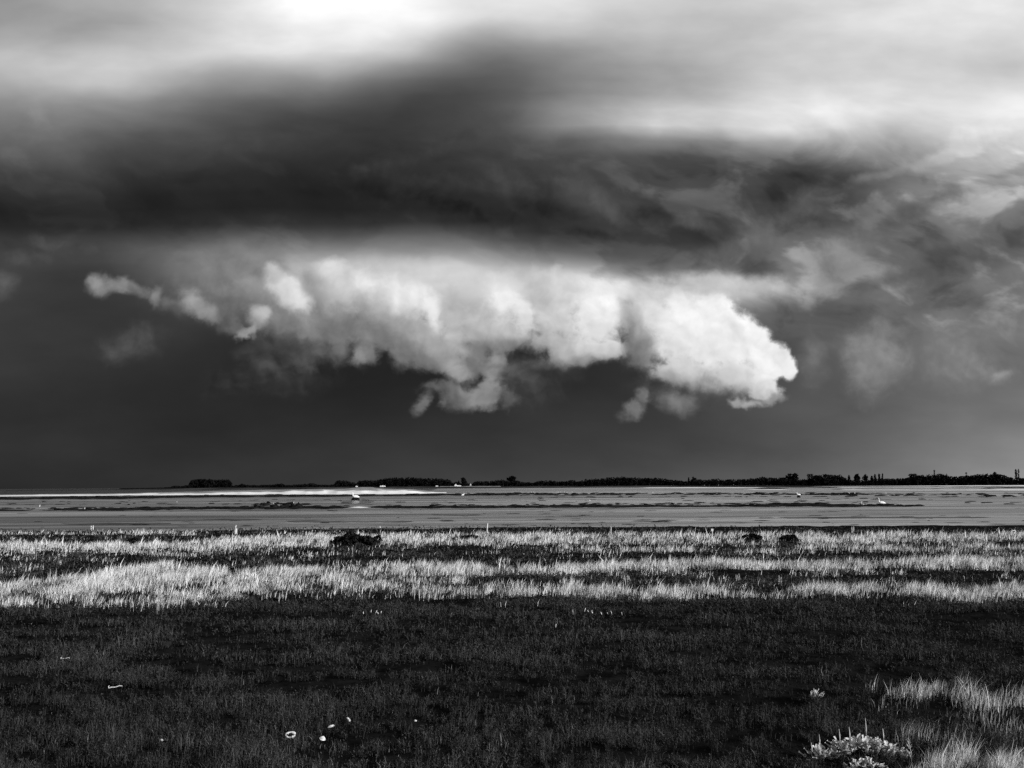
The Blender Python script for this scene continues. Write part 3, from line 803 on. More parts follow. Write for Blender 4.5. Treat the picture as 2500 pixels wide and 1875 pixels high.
for i, (px, top, wpx, kind, label) in enumerate(TREES):
    d = shore_dist(px) + 3 + (i % 3) * 4
    make_tree(((px - 1250) / FOC * d, d, shore_z(px)), far_height(px, top, d), wpx / FOC * d, kind, 300 + i, label, 'single trees along the far shore')

# ------------------------------------------------------------------ houses and sea wall across the water
def house(loc, w, dp, he, hr, label, wing=0.0, gable_front=False):
    t = thing('house', loc, label, 'house')
    a = Shape()
    ax = w / 2
    if gable_front:
        V = [(-ax, 0, 0), (ax, 0, 0), (ax, dp, 0), (-ax, dp, 0), (-ax, 0, he), (ax, 0, he), (ax, dp, he), (-ax, dp, he), (0, 0, hr), (0, dp, hr)]
        a.add(V, [(0, 1, 5, 8, 4), (1, 2, 6, 5), (2, 3, 7, 9, 6), (3, 0, 4, 7)])
        rf = [(-ax - .2, -.2, he - .15), (ax + .2, -.2, he - .15), (ax + .2, dp + .2, he - .15), (-ax - .2, dp + .2, he - .15), (0, -.2, hr + .12), (0, dp + .2, hr + .12)]
        r = Shape(); r.add(rf, [(0, 4, 5, 3), (1, 2, 5, 4), (0, 3, 2, 1)][:2])
    else:
        V = [(-ax, 0, 0), (ax, 0, 0), (ax, dp, 0), (-ax, dp, 0), (-ax, 0, he), (ax, 0, he), (ax, dp, he), (-ax, dp, he), (-ax, dp / 2, hr), (ax, dp / 2, hr)]
        a.add(V, [(0, 1, 5, 4), (1, 2, 6, 9, 5), (2, 3, 7, 6), (3, 0, 4, 8, 7)])
        r = Shape(); r.add([(-ax - .2, -.25, he - .15), (ax + .2, -.25, he - .15), (ax + .2, dp / 2, hr + .12), (-ax - .2, dp / 2, hr + .12), (-ax - .2, dp + .25, he - .15), (ax + .2, dp + .25, he - .15)], [(0, 1, 2, 3), (3, 2, 5, 4)])
    if wing:
        a.box((ax - .02, 1, 0), (ax + wing, dp - 1, he * .72))
        r.add([(ax, .8, he * .72), (ax + wing + .2, .8, he * .72), (ax + wing + .2, dp - .8, he * .72), (ax, dp - .8, he * .72), (ax, dp / 2, he * 1.0), (ax + wing + .2, dp / 2, he * 1.0)], [(0, 1, 5, 4), (4, 5, 2, 3)])
    a.build('wall', M['wall'], t, False)
    ro = r.build('roof', M['roof'], t, False)
    c = Shape(); c.box((-.4, dp / 2 - .4, hr - .3), (.4, dp / 2 + .4, hr + .9)); c.build('chimney', M['wall'], ro, False)
    for x in (-w * .3, w * .08):
        s = Shape(); s.box((x, -.05, he * .35), (x + w * .14, .05, he * .75)); s.build('window', M['window'], t, False)
    s = Shape(); s.box((w * .32, -.06, 0), (w * .32 + .9, .05, he * .62)); s.build('door', M['window'], t, False)
    return t

def shore_spot(px, dd=-60):
    d = shore_dist(px) + dd
    return Vector(((px - 1250) / FOC * d, d, shore_z(px) - .2))
house(shore_spot(1112), 6.0, 7, 3.2, 5.6, 'larger white house with a low side wing on the far shore', wing=9.0, gable_front=True)
house(shore_spot(1148), 5.2, 7, 2.6, 6.0, 'small white house with a steep gable on the far shore', gable_front=True)
house(shore_spot(934), 12, 6, 1.6, 3.0, 'low grey-white farm building in front of the long wood')
house(shore_spot(871), 4.5, 5, 1.6, 2.4, 'tiny white cabin at the foot of the far copse')
house(shore_spot(1066), 5.0, 5, 1.0, 2.2, 'tiny white hut left of the larger white house')
a, b = shore_spot(1074, -75), shore_spot(1222, -75)
s = Shape(); n = 40
for k in range(n):
    p, q = a.lerp(b, k / n), a.lerp(b, (k + 1) / n)
    s.add([(p.x, p.y, p.z - .5), (q.x, q.y, q.z - .5), (q.x, q.y, q.z + 1.0), (p.x, p.y, p.z + 1.0), (p.x, p.y + .8, p.z + 1.0), (q.x, q.y + .8, q.z + 1.0)], [(0, 1, 2, 3), (3, 2, 5, 4)])
tag(s.build('sea_wall', M['concrete'], smooth=False), 'long low pale wall in front of the white houses', 'wall')

# ------------------------------------------------------------------ bushes
def bush(px, base, wpx, hpx, label, seed, far=None, group=None):
    rs = np.random.default_rng(seed)
    if far is None:
        p = at(px, base, 0); p.z = float(gz(p.x, p.y))
    else:
        p = far
    w, h = wpx / FOC * p.y, hpx / FOC * p.y
    t = thing('bush', p, label, 'bush', group)
    Vs = []
    n = max(5, int(w * 3)) if w < 12 else 12
    for k in range(n):
        x = (k + .5) / n - .5 + rs.uniform(-.04, .04)
        top = (1 - (2 * abs(x)) ** 2.2) * rs.uniform(.7, 1.05)
        Vs.append(leaf_clumps(240, (x * w, rs.uniform(-.12, .12) * w, h * top * .48), (w * .85 / n + .12, w * .2, h * top * .56), .055 * (1 + w * .35), rs))
    V = np.concatenate(Vs)
    mesh_np('foliage', V, quads(len(V) // 4), M['bush'], t)
    for k in range(5):
        s = Shape()
        x = rs.uniform(-.35, .35) * w
        s.rings([(x, 0, -.1), (x * 1.1, rs.uniform(-.05, .05) * w, h * .35), (x * 1.2, rs.uniform(-.1, .1) * w, h * .7)], [.03 * h, .02 * h, .008 * h], 5)
        s.build('branch', M['bark'], t)
    return t
bush(866, 1329, 112, 30, 'wide dark bush in the pale grass right of the gull-topped post', 1, group='dark bushes in the pale grass')
bush(921, 1326, 18, 18, 'small pointed dark bush at the right end of the widest bush', 2, group='dark bushes in the pale grass')
bush(326, 1327, 30, 16, 'low dark bush under the left-hand pale stakes', 3, group='dark bushes in the pale grass')
bush(1836, 1315, 46, 14, 'flat dark bush left of another at the grass edge', 4, group='dark bushes in the pale grass')
bush(1926, 1320, 46, 18, 'round dark bush between the square-headed stake and the pair of stakes', 5, group='dark bushes in the pale grass')
bush(1150, 1319, 60, 17, 'thin greyish dark bush left of the leaning post', 6, group='dark bushes in the pale grass')
for (px, y, w, h, lab, sd, dd) in ((900, 1190.5, 34, 5, 'dark thicket crowning the white sandbank', 21, 705), (991, 1194.5, 16, 3, 'small dark scrub patch on the right part of the sandbank', 22, 700)):
    bush(0, 0, w, h, lab, sd, far=at_dist(px, y, dd) - Vector((0, 0, .3)), group='scrub on the sandbank')

# ------------------------------------------------------------------ posts and stakes along the mud edge
def spot(px, y):
    p = at(px, y, 0.0)
    return Vector((p.x, p.y, float(gz(p.x, p.y)) * (p.y < 94) - .05 - .3 * (p.y > 95)))

def post(px, top, base, wpx, mat, label, lean=0.0, cap=None, cross=False, cat='post'):
    p = spot(px, base)
    h, w = (base - top) / FOC * p.y + .05, wpx / FOC * p.y
    t = thing('post', p, label, cat, 'stakes along the mud edge')
    s = Shape()
    hh = h * (.72 if cap else 1)
    s.rings([(0, 0, -.3), (lean * .5 * hh, 0, hh * .5), (lean * hh, 0, hh * .96), (lean * hh, 0, hh)], [w * .5, w * .48, w * .46, w * .3], 9, jitter=.1)
    s.build('stake', mat, t, False)
    if cap == 'board':
        c = Shape(); c.box((lean * hh - w * 1.1, -.02, hh * .98), (lean * hh + w * 1.1, .02, h)); c.box((lean * hh - w * .9, -.03, hh * 1.04), (lean * hh + w * .9, -.021, h * .97))
        c.build('board', M['plate'], t, False)
    return t
post(222.5, 1276.5, 1289, 2.4, M['wood_pale'], 'shorter stake of the bleached pair at the left mud edge')
post(226.8, 1275.5, 1290, 3.0, M['wood_pale'], 'taller stake of the bleached pair at the left mud edge', .02)
gp = post(575.5, 1291.5, 1305, 6.6, M['wood_pale'], 'stout bleached stump with a white gull on top')
post(1188, 1276, 1300, 3.4, M['wood_pale'], 'tall leaning thin post on the mud right of the widest bush', .09)
post(1488, 1285, 1303, 2.6, M['wood_dark'], 'shaded left side of the thin grass-edge post, made as a dark stake')  # the post's shaded side, put in as a stake of dark wood
post(1491, 1286, 1303, 2.6, M['wood_pale'], 'sunlit right side of the thin grass-edge post, made as a pale stake', .05)  # sunlit side of that same post, put in as pale wood
post(1739, 1288.5, 1306, 2.6, M['wood_pale'], 'short stake with a pale square board', cap='board', cat='sign post')
post(2080, 1288.5, 1303, 2.2, M['wood_pale'], 'left stake of the two close pale stakes on the right', .0)
post(2084, 1288, 1303, 2.4, M['wood_pale'], 'right stake of the two close pale stakes on the right', .03)
post(2206, 1286.5, 1302, 2.4, M['wood_dark'], 'dark stick leaning left at the right grass edge', -.12)
bb = post(2476.5, 1298, 1313, 3.6, M['wood_pale'], 'wide pale board post with a dark hole at the right edge', .0, cap='board', cat='sign post')
h = Shape(); h.box((-.06, -.05, .36), (.04, -.031, .46)); h.build('hole', M['window'], bb, False)

# ------------------------------------------------------------------ birds
def bird_parts(t, L, neck, upright):
    """a white water bird, L = body length; one continuous body of joined bones plus beak and legs"""
    me = bpy.data.meshes.new('body')
    if upright:
        pts = [(0, 0, .62), (-.02, 0, .78), (.02, 0, .95), (-.04, 0, .45), (-.10, 0, .28), (.03, 0, 1.05), (.06, 0, 1.22), (.10, 0, 1.28), (.16, 0, 1.27)]
        ed = [(0, 1), (1, 2), (0, 3), (3, 4), (2, 5), (5, 6), (6, 7), (7, 8)]
        rad = [.15, .16, .11, .13, .05, .07, .06, .075, .03]
    else:
        pts = [(0, 0, .42), (.24, 0, .44), (.40, 0, .48), (-.26, 0, .42), (-.48, 0, .36), (-.66, 0, .30), (.46, 0, .48 + .22 * neck), (.44, 0, .48 + .46 * neck), (.48, 0, .48 + .62 * neck), (.57, 0, .48 + .62 * neck), (.66, 0, .46 + .60 * neck)]
        ed = [(0, 1), (1, 2), (0, 3), (3, 4), (4, 5), (2, 6), (6, 7), (7, 8), (8, 9), (9, 10)]
        rad = [.24, .24, .15, .22, .14, .04, .085, .065, .07, .075, .03]
    me.from_pydata([tuple(c * L for c in p) for p in pts], ed, [])
    o = bpy.data.objects.new('body', me)
    COL.objects.link(o)
    sk = o.modifiers.new('skin', 'SKIN'); sb = o.modifiers.new('smooth', 'SUBSURF'); sb.levels = sb.render_levels = 2
    for v, r in zip(me.skin_vertices[0].data, rad):
        v.radius = (r * L * .8, r * L)
    me.skin_vertices[0].data[0].use_root = True
    dg = bpy.context.evaluated_depsgraph_get(); dg.update()
    m2 = bpy.data.meshes.new_from_object(o.evaluated_get(dg))
    bpy.data.objects.remove(o)
    m2.name = 'body'; m2.materials.clear(); m2.materials.append(M['feather'])
    m2.polygons.foreach_set('use_smooth', [True] * len(m2.polygons))
    link(bpy.data.objects.new('body', m2), t)
    tip = Vector(pts[-1]) * L
    s = Shape(); s.rings([tip - Vector((.02 * L, 0, 0)), tip + Vector((.10 * L, 0, -.02 * L))], [.022 * L, .006 * L], 6); s.build('beak', M['beak'], t)
    for y in (-.07, .07):
        s = Shape(); s.rings([(-.04 * L, y * L, (.34 if upright else .28) * L), (-.01 * L, y * L, .15 * L), (-.03 * L, y * L, -.03)], [.022 * L, .014 * L, .014 * L], 6)
        s.rings([(-.05 * L, y * L, .01), (.07 * L, y * L, .005)], [(.02 * L, .01 * L), (.05 * L, .008 * L)], 6)
        s.build('leg', M['leg'], t)
    return t

def mound(px, top, base, wpx, label):
    p = at(px, base, -.3)
    w, h = wpx / FOC * p.y, (base - top) / FOC * p.y
    na, V, F = 18, [], []
    for j, (r, z) in enumerate(((1.0, -.1), (.97, .25), (.86, .7), (.62, .95), (.25, 1.0))):
        for k in range(na):
            a = 2 * math.pi * k / na
            q = r * (1 + random.uniform(-.06, .06))
            V.append((math.cos(a) * q * w / 2, math.sin(a) * q * w * .4, h * z * random.uniform(.93, 1.03)))
    for j in range(4):
        for k in range(na):
            F.append((j * na + k, j * na + (k + 1) % na, (j + 1) * na + (k + 1) % na, (j + 1) * na + k))
    F.append(tuple(4 * na + k for k in range(na)))
    s = Shape(); s.add(V, F)
    o = s.build('mud_mound', M['weed'])
    o.location = p
    tag(o, label, 'mud mound')
    return p, h

G = 'white birds out on the mudflat'
p, h = mound(868, 1214.6, 1221.2, 21, 'dark mud hummock carrying the swan before the sandbank')
sw1 = bird_parts(thing('swan', p + Vector((0, 0, h - .5)), 'white swan resting on a dark hummock below the sandbank', 'swan', G, math.pi), 1.9, .9, False)
p, h = mound(1950, 1209.2, 1215, 9, 'small dark mud hummock under the bird below the square-topped tree')
copy_thing(sw1, p + Vector((0, 0, h - .2)), 'smaller white swan on a dark hummock below the square-topped trees', math.pi, .55)
p = at(2153, 1233, -.27)
sw2 = bird_parts(thing('swan', p, 'large white swan with raised neck standing on the dark creek edge', 'swan', G, math.pi * .97), 1.15, 1.15, False)
p = at(2106, 1234, -.27)
copy_thing(sw2, p + Vector((0, 0, -.1)), 'white swan with its head tucked low left of the standing swan', math.pi * .6, .62)
p = at(1130, 1211, -.3)
copy_thing(sw1, p, 'pale hunched bird on the mussel bed right of the sandbank tip', 0.4, .6)
eg = bird_parts(thing('egret', at(97, 1239.5, -.28), 'upright white egret alone on the left mudflat', 'egret', G, 0.2), .52, 1, True)
copy_thing(eg, at(1440, 1224.8, -.28), 'upright white egret in the middle of the mudflat', math.pi, 1.0)
gu = bird_parts(thing('gull', at(928, 1292.2, -.26), 'white gull standing in the pool behind the widest bush', 'gull', G, math.pi), .26, .5, True)
copy_thing(gu, gp.location + Vector((0, 0, (1305 - 1291.5) / FOC * gp.location.y + .02)), 'white gull perched on the stout bleached stump', 0.5, .95)
copy_thing(gu, at(207, 1244.6, -.25), 'white gull lying low on the left creek edge', 0.1, 1.5)
copy_thing(gu, at(432, 1227.8, -.28), 'small white gull on the flat below the flat-topped wood', 2.6, 1.6)
copy_thing(gu, at(717, 1229.5, .15), 'small white gull on the weedy hump left of the swan', 0.6, 1.3)
copy_thing(gu, at(668, 1231.5, .0), 'small white gull at the left end of the weedy hump', 2.0, 1.2)
copy_thing(gu, at(2073, 1206.8, -.2), 'left gull of two on the far mussel bed above the swans', 3.0, 2.6)
copy_thing(gu, at(2087, 1206.8, -.2), 'right gull of two on the far mussel bed above the swans', 0.3, 2.6)
copy_thing(gu, at(2163, 1206.4, -.2), 'greyish gull on the far mussel bed right of the pair', 0.3, 2.0)
copy_thing(gu, at(1594, 1205, -.2), 'lone gull on the mussel bed below the hump-shaped wood', 0.3, 2.6)
copy_thing(gu, at(1330, 1190, 0.2), 'distant gull on the far marsh below the shelter belt', 0.3, 3.6)
copy_thing(gu, at(1157, 1194, 0), 'distant gull on the flat below the small gabled house', 0.3, 3.4)
for k, px in enumerate((1297, 1303, 1360, 1364, 1369, 1378, 1384, 1397)):
    copy_thing(gu, at(px, 1203.4 - (k == 0) * .8, -.25), 'far white gull in the string of gulls on the mussel bed', 0.3 + k, 2.1 + .3 * (k % 3))['group'] = 'string of gulls on the mussel bed'

# ------------------------------------------------------------------ grass (uncountable)
def project(x, y, z):
    q = np.stack([x, y, z - EYE], -1) @ RM          # world -> camera axes
    return 1250 + q[:, 0] / -q[:, 2] * FOC, 937.5 - q[:, 1] / -q[:, 2] * FOC

def blades(x, y, z, h, w, tone, lean, rs, bend=.35, cls=None):
    n = len(x)
    a = rs.uniform(0, np.pi, n)
    sx, sy = np.cos(a) * w / 2, np.sin(a) * w / 2
    d = rs.uniform(0, 2 * np.pi, n); m = np.abs(rs.normal(0, bend, n))
    lx, ly = np.cos(d) * m + lean, np.sin(d) * m
    up = 1 / np.sqrt(1 + .6 * (lx * lx + ly * ly))
    V = np.empty((n, 5, 3), np.float32)
    for k, (f, g, s) in enumerate(((0, 0, 1), (0, 0, -1), (.55, .3, .8), (.55, .3, -.8))):
        V[:, k, 0] = x + lx * h * g + sx * s; V[:, k, 1] = y + ly * h * g + sy * s; V[:, k, 2] = z + h * up * f - (.04 if f == 0 else 0)
    V[:, 4, 0] = x + lx * h; V[:, 4, 1] = y + ly * h; V[:, 4, 2] = z + h * up
    T = np.array([[0, 1, 3], [0, 3, 2], [2, 3, 4]])
    F = (T[None] + (np.arange(n) * 5)[:, None, None]).reshape(-1, 3)
    return V.reshape(-1, 3), F, np.repeat(tone, 5)

def leaves(x, y, z, h, w, tone, rs):
    """small broad leaves on short stalks: sea purslane and the like"""
    n = len(x)
    a = rs.uniform(0, 2 * np.pi, n)
    dx, dy = np.cos(a), np.sin(a)
    up = rs.uniform(.2, 1.2, n)
    V = np.empty((n, 4, 3), np.float32)
    for k, (f, s) in enumerate(((0, 0), (.5, 1), (1, 0), (.5, -1))):
        V[:, k, 0] = x + dx * f * w * 1.6 - dy * s * w * .5; V[:, k, 1] = y + dy * f * w * 1.6 + dx * s * w * .5; V[:, k, 2] = z + h + up * f * w * 1.3
    F = (np.array([[0, 1, 2], [0, 2, 3]])[None] + (np.arange(n) * 4)[:, None, None]).reshape(-1, 3)
    return V.reshape(-1, 3), F, np.repeat(tone, 4)

# where the straw grows: (weight, [(px, y of farthest roots, y of nearest roots), ...])
STRAW = [
 (1.0, [(-300,1303,1306),(0,1303,1308),(300,1302,1309),(450,1304,1310),(520,1308,1312)]),
 (1.0, [(-300,1332,1358),(0,1332,1357),(300,1331,1352),(450,1326,1350),(560,1316,1348),(800,1309,1343),(1000,1308,1338),(1400,1306,1333),(1700,1306,1332),(1850,1306,1336),(2000,1306,1334),(2250,1307,1330),(2500,1309,1326),(2800,1309,1328)]),
 (.55, [(300,1352,1358),(430,1354,1362),(520,1352,1360),(560,1350,1354)]),
 (.6, [(1350,1338,1346),(1500,1346,1358),(1650,1340,1350),(1800,1352,1360),(1950,1340,1352),(2080,1334,1352),(2300,1334,1356),(2500,1336,1362),(2800,1336,1362)]),
 (1.0, [(-300,1432,1470),(0,1430,1466),(60,1424,1472),(200,1410,1474),(300,1402,1462),(400,1396,1454),(500,1394,1440),(650,1394,1434),(800,1392,1432),(950,1390,1416),(1150,1390,1408),(1350,1388,1402),(1600,1380,1398),(1850,1376,1400),(2050,1376,1398),(2300,1372,1394),(2500,1370,1398),(2800,1370,1398)]),
 (.45, [(-50,1470,1492),(200,1474,1492),(350,1464,1490),(520,1440,1484),(700,1434,1464),(900,1424,1462),(1050,1416,1450),(1150,1410,1440)]),
 (.8, [(1000,1446,1466),(1150,1444,1466),(1300,1442,1462),(1500,1442,1464),(1620,1442,1464),(1750,1446,1462),(1860,1452,1464)]),
 (.35, [(1780,1456,1470),(1900,1460,1470),(2000,1452,1464)]),
 (.9, [(1880,1450,1458),(1960,1440,1462),(2100,1438,1458),(2250,1440,1464),(2400,1440,1474),(2500,1434,1474),(2800,1434,1474)]),
 (.8, [(2158,1698,1706),(2200,1692,1716),(2300,1694,1718),(2330,1706,1720)]),
 (1.0, [(2322,1704,1728),(2380,1692,1740),(2440,1694,1742),(2510,1698,1736),(2800,1698,1736)]),
 (.24, [(2130,1706,1756),(2300,1710,1800),(2500,1690,1810),(2800,1690,1810)]),
 (.15, [(2180,1760,1880),(2330,1790,1900),(2500,1770,1900),(2800,1770,1900)]),
 (2.0, [(2222,1866,1990),(2258,1850,1990),(2316,1850,1990),(2340,1872,1990)]),
 (.75, [(2320,1886,1990),(2420,1880,1990),(2560,1876,1990),(2800,1880,1990)]),
]
BUSH_CLEAR = [(866, 1333, 62), (326, 1329, 18), (1836, 1319, 26), (1926, 1324, 27)]
def straw_cover(x, y, px, py):
    s = np.zeros(len(x))
    for wt, pts in STRAW:
        P = np.array(pts, float)
        y0, y1 = np.interp(px, P[:, 0], P[:, 1]), np.interp(px, P[:, 0], P[:, 2])
        soft = np.maximum(2.0, (y1 - y0) * .14)
        m = sstep(y0 - soft, y0 + soft, py) * (1 - sstep(y1 - soft * 3.8, y1 + soft * 1.5, py))
        m = m * sstep(P[0, 0] - 12, P[0, 0] + 25, px) * (1 - sstep(P[-1, 0] - 25, P[-1, 0] + 12, px))
        s = np.maximum(s, wt * m)
    return s

def scatter(n, y0, y1, rs, x0=-330, x1=2830):
    px, py = rs.uniform(x0, x1, n), y0 + (y1 - y0) * rs.uniform(0, 1, n)
    x, y = at_np(px, py, 0.0)
    ok = y < marsh_edge(x) - .6
    x, y = x[ok], y[ok]
    z = gz(x, y)
    px, py = project(x, y, z * 0)
    return x, y, z, px, py

def build_grass():
    rs = np.random.default_rng(77)
    # --- pale dry grass
    parts = []
    for (n, y0, y1, k) in ((560000, 1297, 1530, 1.0), (230000, 1650, 1985, 1.0)):
        x, y, z, px, py = scatter(n, y0, y1, rs)
        big = fbm(x * .45, y * .7, 61, 3); clump = fbm(x * 1.7, y * 1.5, 63, 3); fine = fbm(x * 5, y * 5, 64, 2)
        nr = sstep(1560, 1660, py)
        c = straw_cover(x, y, px + 30 * fbm(x * .25, y * .3, 64, 2) + nr * 60 * fbm(x * 1.3, y * 1.3, 66, 3), py + 10 * fbm(x * .30, y * .5, 65, 4) * np.clip((py - 1250) / 150, .35, 1.3) + nr * 34 * fbm(x * 1.6, y * 1.6, 67, 3))
        c = np.maximum(c, np.where(py < 1500, .16 * sstep(.05, .55, big + .5 * clump), 0) * (1 - sstep(1460, 1505, py)))
        for bx, by, bw in BUSH_CLEAR:
            c = c * (1 - .9 * sstep(1.15, .85, np.hypot((px - bx) / bw, (py - by) / 9)))
        c = c * (.25 + .75 * sstep(-.55, .05, fbm(x * .8, y * .45, 69, 3))) * .92
        keep = c * (1 + 1.3 * big + 1.4 * clump + .6 * fine) > rs.uniform(.05, 1.0, len(x))
        x, y, z, c, big, clump = x[keep], y[keep], z[keep], c[keep], big[keep], clump[keep]
        d = y
        u = rs.uniform(0, 1, len(x))
        tall = u > .988
        h = rs.uniform(.17, .46, len(x)) * (1 + .4 * big + .75 * clump) * np.clip(.5 + .55 * c, .5, 1.1) * np.where(d < 25, .85, 1.0)
        h = np.where(tall, h * rs.uniform(1.2, 1.75, len(x)), h)
        w = np.maximum(.006, .00042 * d) * rs.uniform(.7, 1.5, len(x)) * np.where(tall, 1.9, 1)
        tone = rs.uniform(.50, .74, len(x)) * (1 + .35 * big + .55 * clump) + np.where(tall, .15, 0)
        tone = np.where((c < .5) & (d < 25), tone * .5, tone)
        green = rs.uniform(0, 1, len(x)) < np.clip(.13 + .40 * (1 - c) - .5 * clump, .02, .65)
        tone = np.where(green, rs.uniform(.02, .12, len(x)), tone)
        parts.append(blades(x, y, z, h, w, np.clip(tone, .02, .82), .24, rs, .38))
    V, F, T, b = [], [], [], 0
    for v, f, t in parts:
        V.append(v); F.append(f + b); T.append(t); b += len(v)
    o = mesh_np('straw_grass', np.concatenate(V), np.concatenate(F), M['straw'], tone=np.concatenate(T))
    tag(o, 'pale dry grass standing in bands across the saltmarsh', 'grass', kind='stuff')
    # --- dark low saltmarsh turf
    parts = []
    for (n, y0, y1) in ((330000, 1290, 1500), (620000, 1470, 1990)):
        x, y, z, px, py = scatter(n, y0, y1, rs)
        c = straw_cover(x, y, px, py)
        patch = fbm(x * .50, y * .8, 81, 4); fine = .6 * fbm(x * 2.4, y * 3.0, 83, 3) + .75 * fbm(x * 7, y * 6, 85, 2)
        keep = rs.uniform(0, 1, len(x)) < np.clip(.56 + 1.8 * patch + 2.1 * fine - .45 * np.clip(c, 0, 1), .07, 1)
        x, y, z, patch, fine, c = x[keep], y[keep], z[keep], patch[keep], fine[keep], c[keep]
        d = y
        h = rs.uniform(.03, .13, len(x)) * (1 + 1.2 * patch + 1.1 * fine) * np.where(d > 88, 1.5, 1)
        w = np.maximum(.007, .00045 * d) * rs.uniform(.7, 1.6, len(x))
        tone = rs.uniform(.009, .044, len(x)) * (1 + 1.5 * patch + 1.3 * fine)
        tone = np.where(y > 36, tone * 1.4, tone)
        pale = rs.uniform(0, 1, len(x))
        wisps = sstep(.1, .5, fbm(x * .3 + 4, y * .5, 91, 3)) * (d < 19)
        wisps = np.maximum(wisps, sstep(480, 700, px[keep]) * (1 - sstep(1150, 1400, px[keep])) * (1 - sstep(15.6, 17.6, d)))
        tone = np.where(pale < .008 + .16 * wisps, rs.uniform(.06, .24, len(x)), tone)
        h = np.maximum(h, .03)
        lf = rs.uniform(0, 1, len(x)) < .66
        parts.append(blades(x[~lf], y[~lf], z[~lf], h[~lf] * 1.25, w[~lf], np.clip(tone[~lf], .004, .3), .05, rs, .5))
        tl = np.minimum(tone, .06)
        parts.append(leaves(x[lf], y[lf], z[lf], h[lf] * rs.uniform(.2, 1, lf.sum()), w[lf] * 2.3, np.clip(tl[lf], .004, .3), rs))
    V, F, T, b = [], [], [], 0
    for v, f, t in parts:
        V.append(v); F.append(f + b); T.append(t); b += len(v)
    o = mesh_np('marsh_turf', np.concatenate(V), np.concatenate(F), M['green'], tone=np.concatenate(T))
    tag(o, 'short nearly black saltmarsh turf covering the foreground', 'turf', kind='stuff')

build_grass()

# ------------------------------------------------------------------ single plants and flotsam in the foreground
def near(px, py, up=0.0):
    p = at(px, py, 0.0)
    return Vector((p.x, p.y, float(gz(p.x, p.y)) + up))

def silver_plant(px, py, w, h, label, seed, nleaf=60, spikes=4):
    """low plant with broad wavy pale leaves"""
    rs = np.random.default_rng(seed)
    t = thing('silver_plant', near(px, py), label, 'plant')
    V, F, T = [], [], []
    for k in range(nleaf):
        x0 = rs.uniform(-.5, .5) * w; y0 = rs.uniform(-.14, .14) * w
        hh = h * (1 - (2 * abs(x0) / w) ** 2 * .55) * rs.uniform(.5, 1.0)
        L, W = rs.uniform(.10, .20), rs.uniform(.022, .042)
        az = rs.uniform(0, 6.28); el = rs.uniform(.5, 1.35)
        ax = np.array([math.cos(az) * math.cos(el), math.sin(az) * math.cos(el) - .2, math.sin(el)]); ax /= np.linalg.norm(ax)
        sd = np.cross(ax, [0, 0, 1]); sd /= np.linalg.norm(sd); nn = np.cross(sd, ax)
        b = len(V); nl, nw = 6, 4
        p0 = np.array([x0, y0, hh - L * .6])
        ph = rs.uniform(0, 6.28)
        for i in range(nl + 1):
            f = i / nl; ww = W * math.sin(math.pi * min(.97, .12 + .8 * f)) ** .7 * (1 + .45 * math.sin(f * 15 + ph))
            for j in range(nw + 1):
                q = j / nw * 2 - 1
                wave = .010 * math.sin(f * 11 + ph + q * 2) * abs(q)
                P = p0 + ax * L * f + sd * q * ww + nn * (.012 * q * q + wave - .16 * f * f * L)
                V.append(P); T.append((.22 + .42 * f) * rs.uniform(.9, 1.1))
        for i in range(nl):
            for j in range(nw):
                F.append((b + i * (nw + 1) + j, b + i * (nw + 1) + j + 1, b + (i + 1) * (nw + 1) + j + 1, b + (i + 1) * (nw + 1) + j))
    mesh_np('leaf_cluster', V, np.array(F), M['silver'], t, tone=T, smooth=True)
    for k in range(min(10, 2 + nleaf // 8)):
        s = Shape()
        x0 = rs.uniform(-.45, .45) * w
        s.rings([(x0 * .6, 0, -.05), (x0 * .9, 0, h * .3), (x0, rs.uniform(-.1, .1) * w, h * .62)], [.008, .006, .004], 5)
        s.build('stem', M['bark'], t)
    for k in range(spikes):
        s = Shape()
        x0 = (-.34, .06, -.2, .3)[k % 4] * w + rs.uniform(-.03, .03); z1 = h * (1.9 if k == 1 else rs.uniform(1.1, 1.5))
        s.rings([(x0, 0, h * .4), (x0 + .004, 0, z1 * .75), (x0 - .006, 0, z1)], [.009, .008, .003], 6)
        s.build('flower_spike', M['wood_pale'], t)
    return t
silver_plant(2108, 1842, 1.05, .30, 'low plant with broad pale wavy leaves and one tall spike at the bottom right', 5, 150, 4)
silver_plant(1993, 1704, .16, .12, 'tiny drooping pale-leaved plant left of the foreground straw tuft', 6, 16, 1)
silver_plant(2000, 1850, .30, .20, 'small pale-leaved sprig left of the broad silver plant', 7, 34, 2)
silver_plant(2188, 1846, .26, .18, 'small pale-leaved sprig right of the broad silver plant', 8, 30, 1)
silver_plant(2110, 1876, .5, .14, 'flat pale-leaved rosette in front of the broad silver plant', 9, 60, 1)

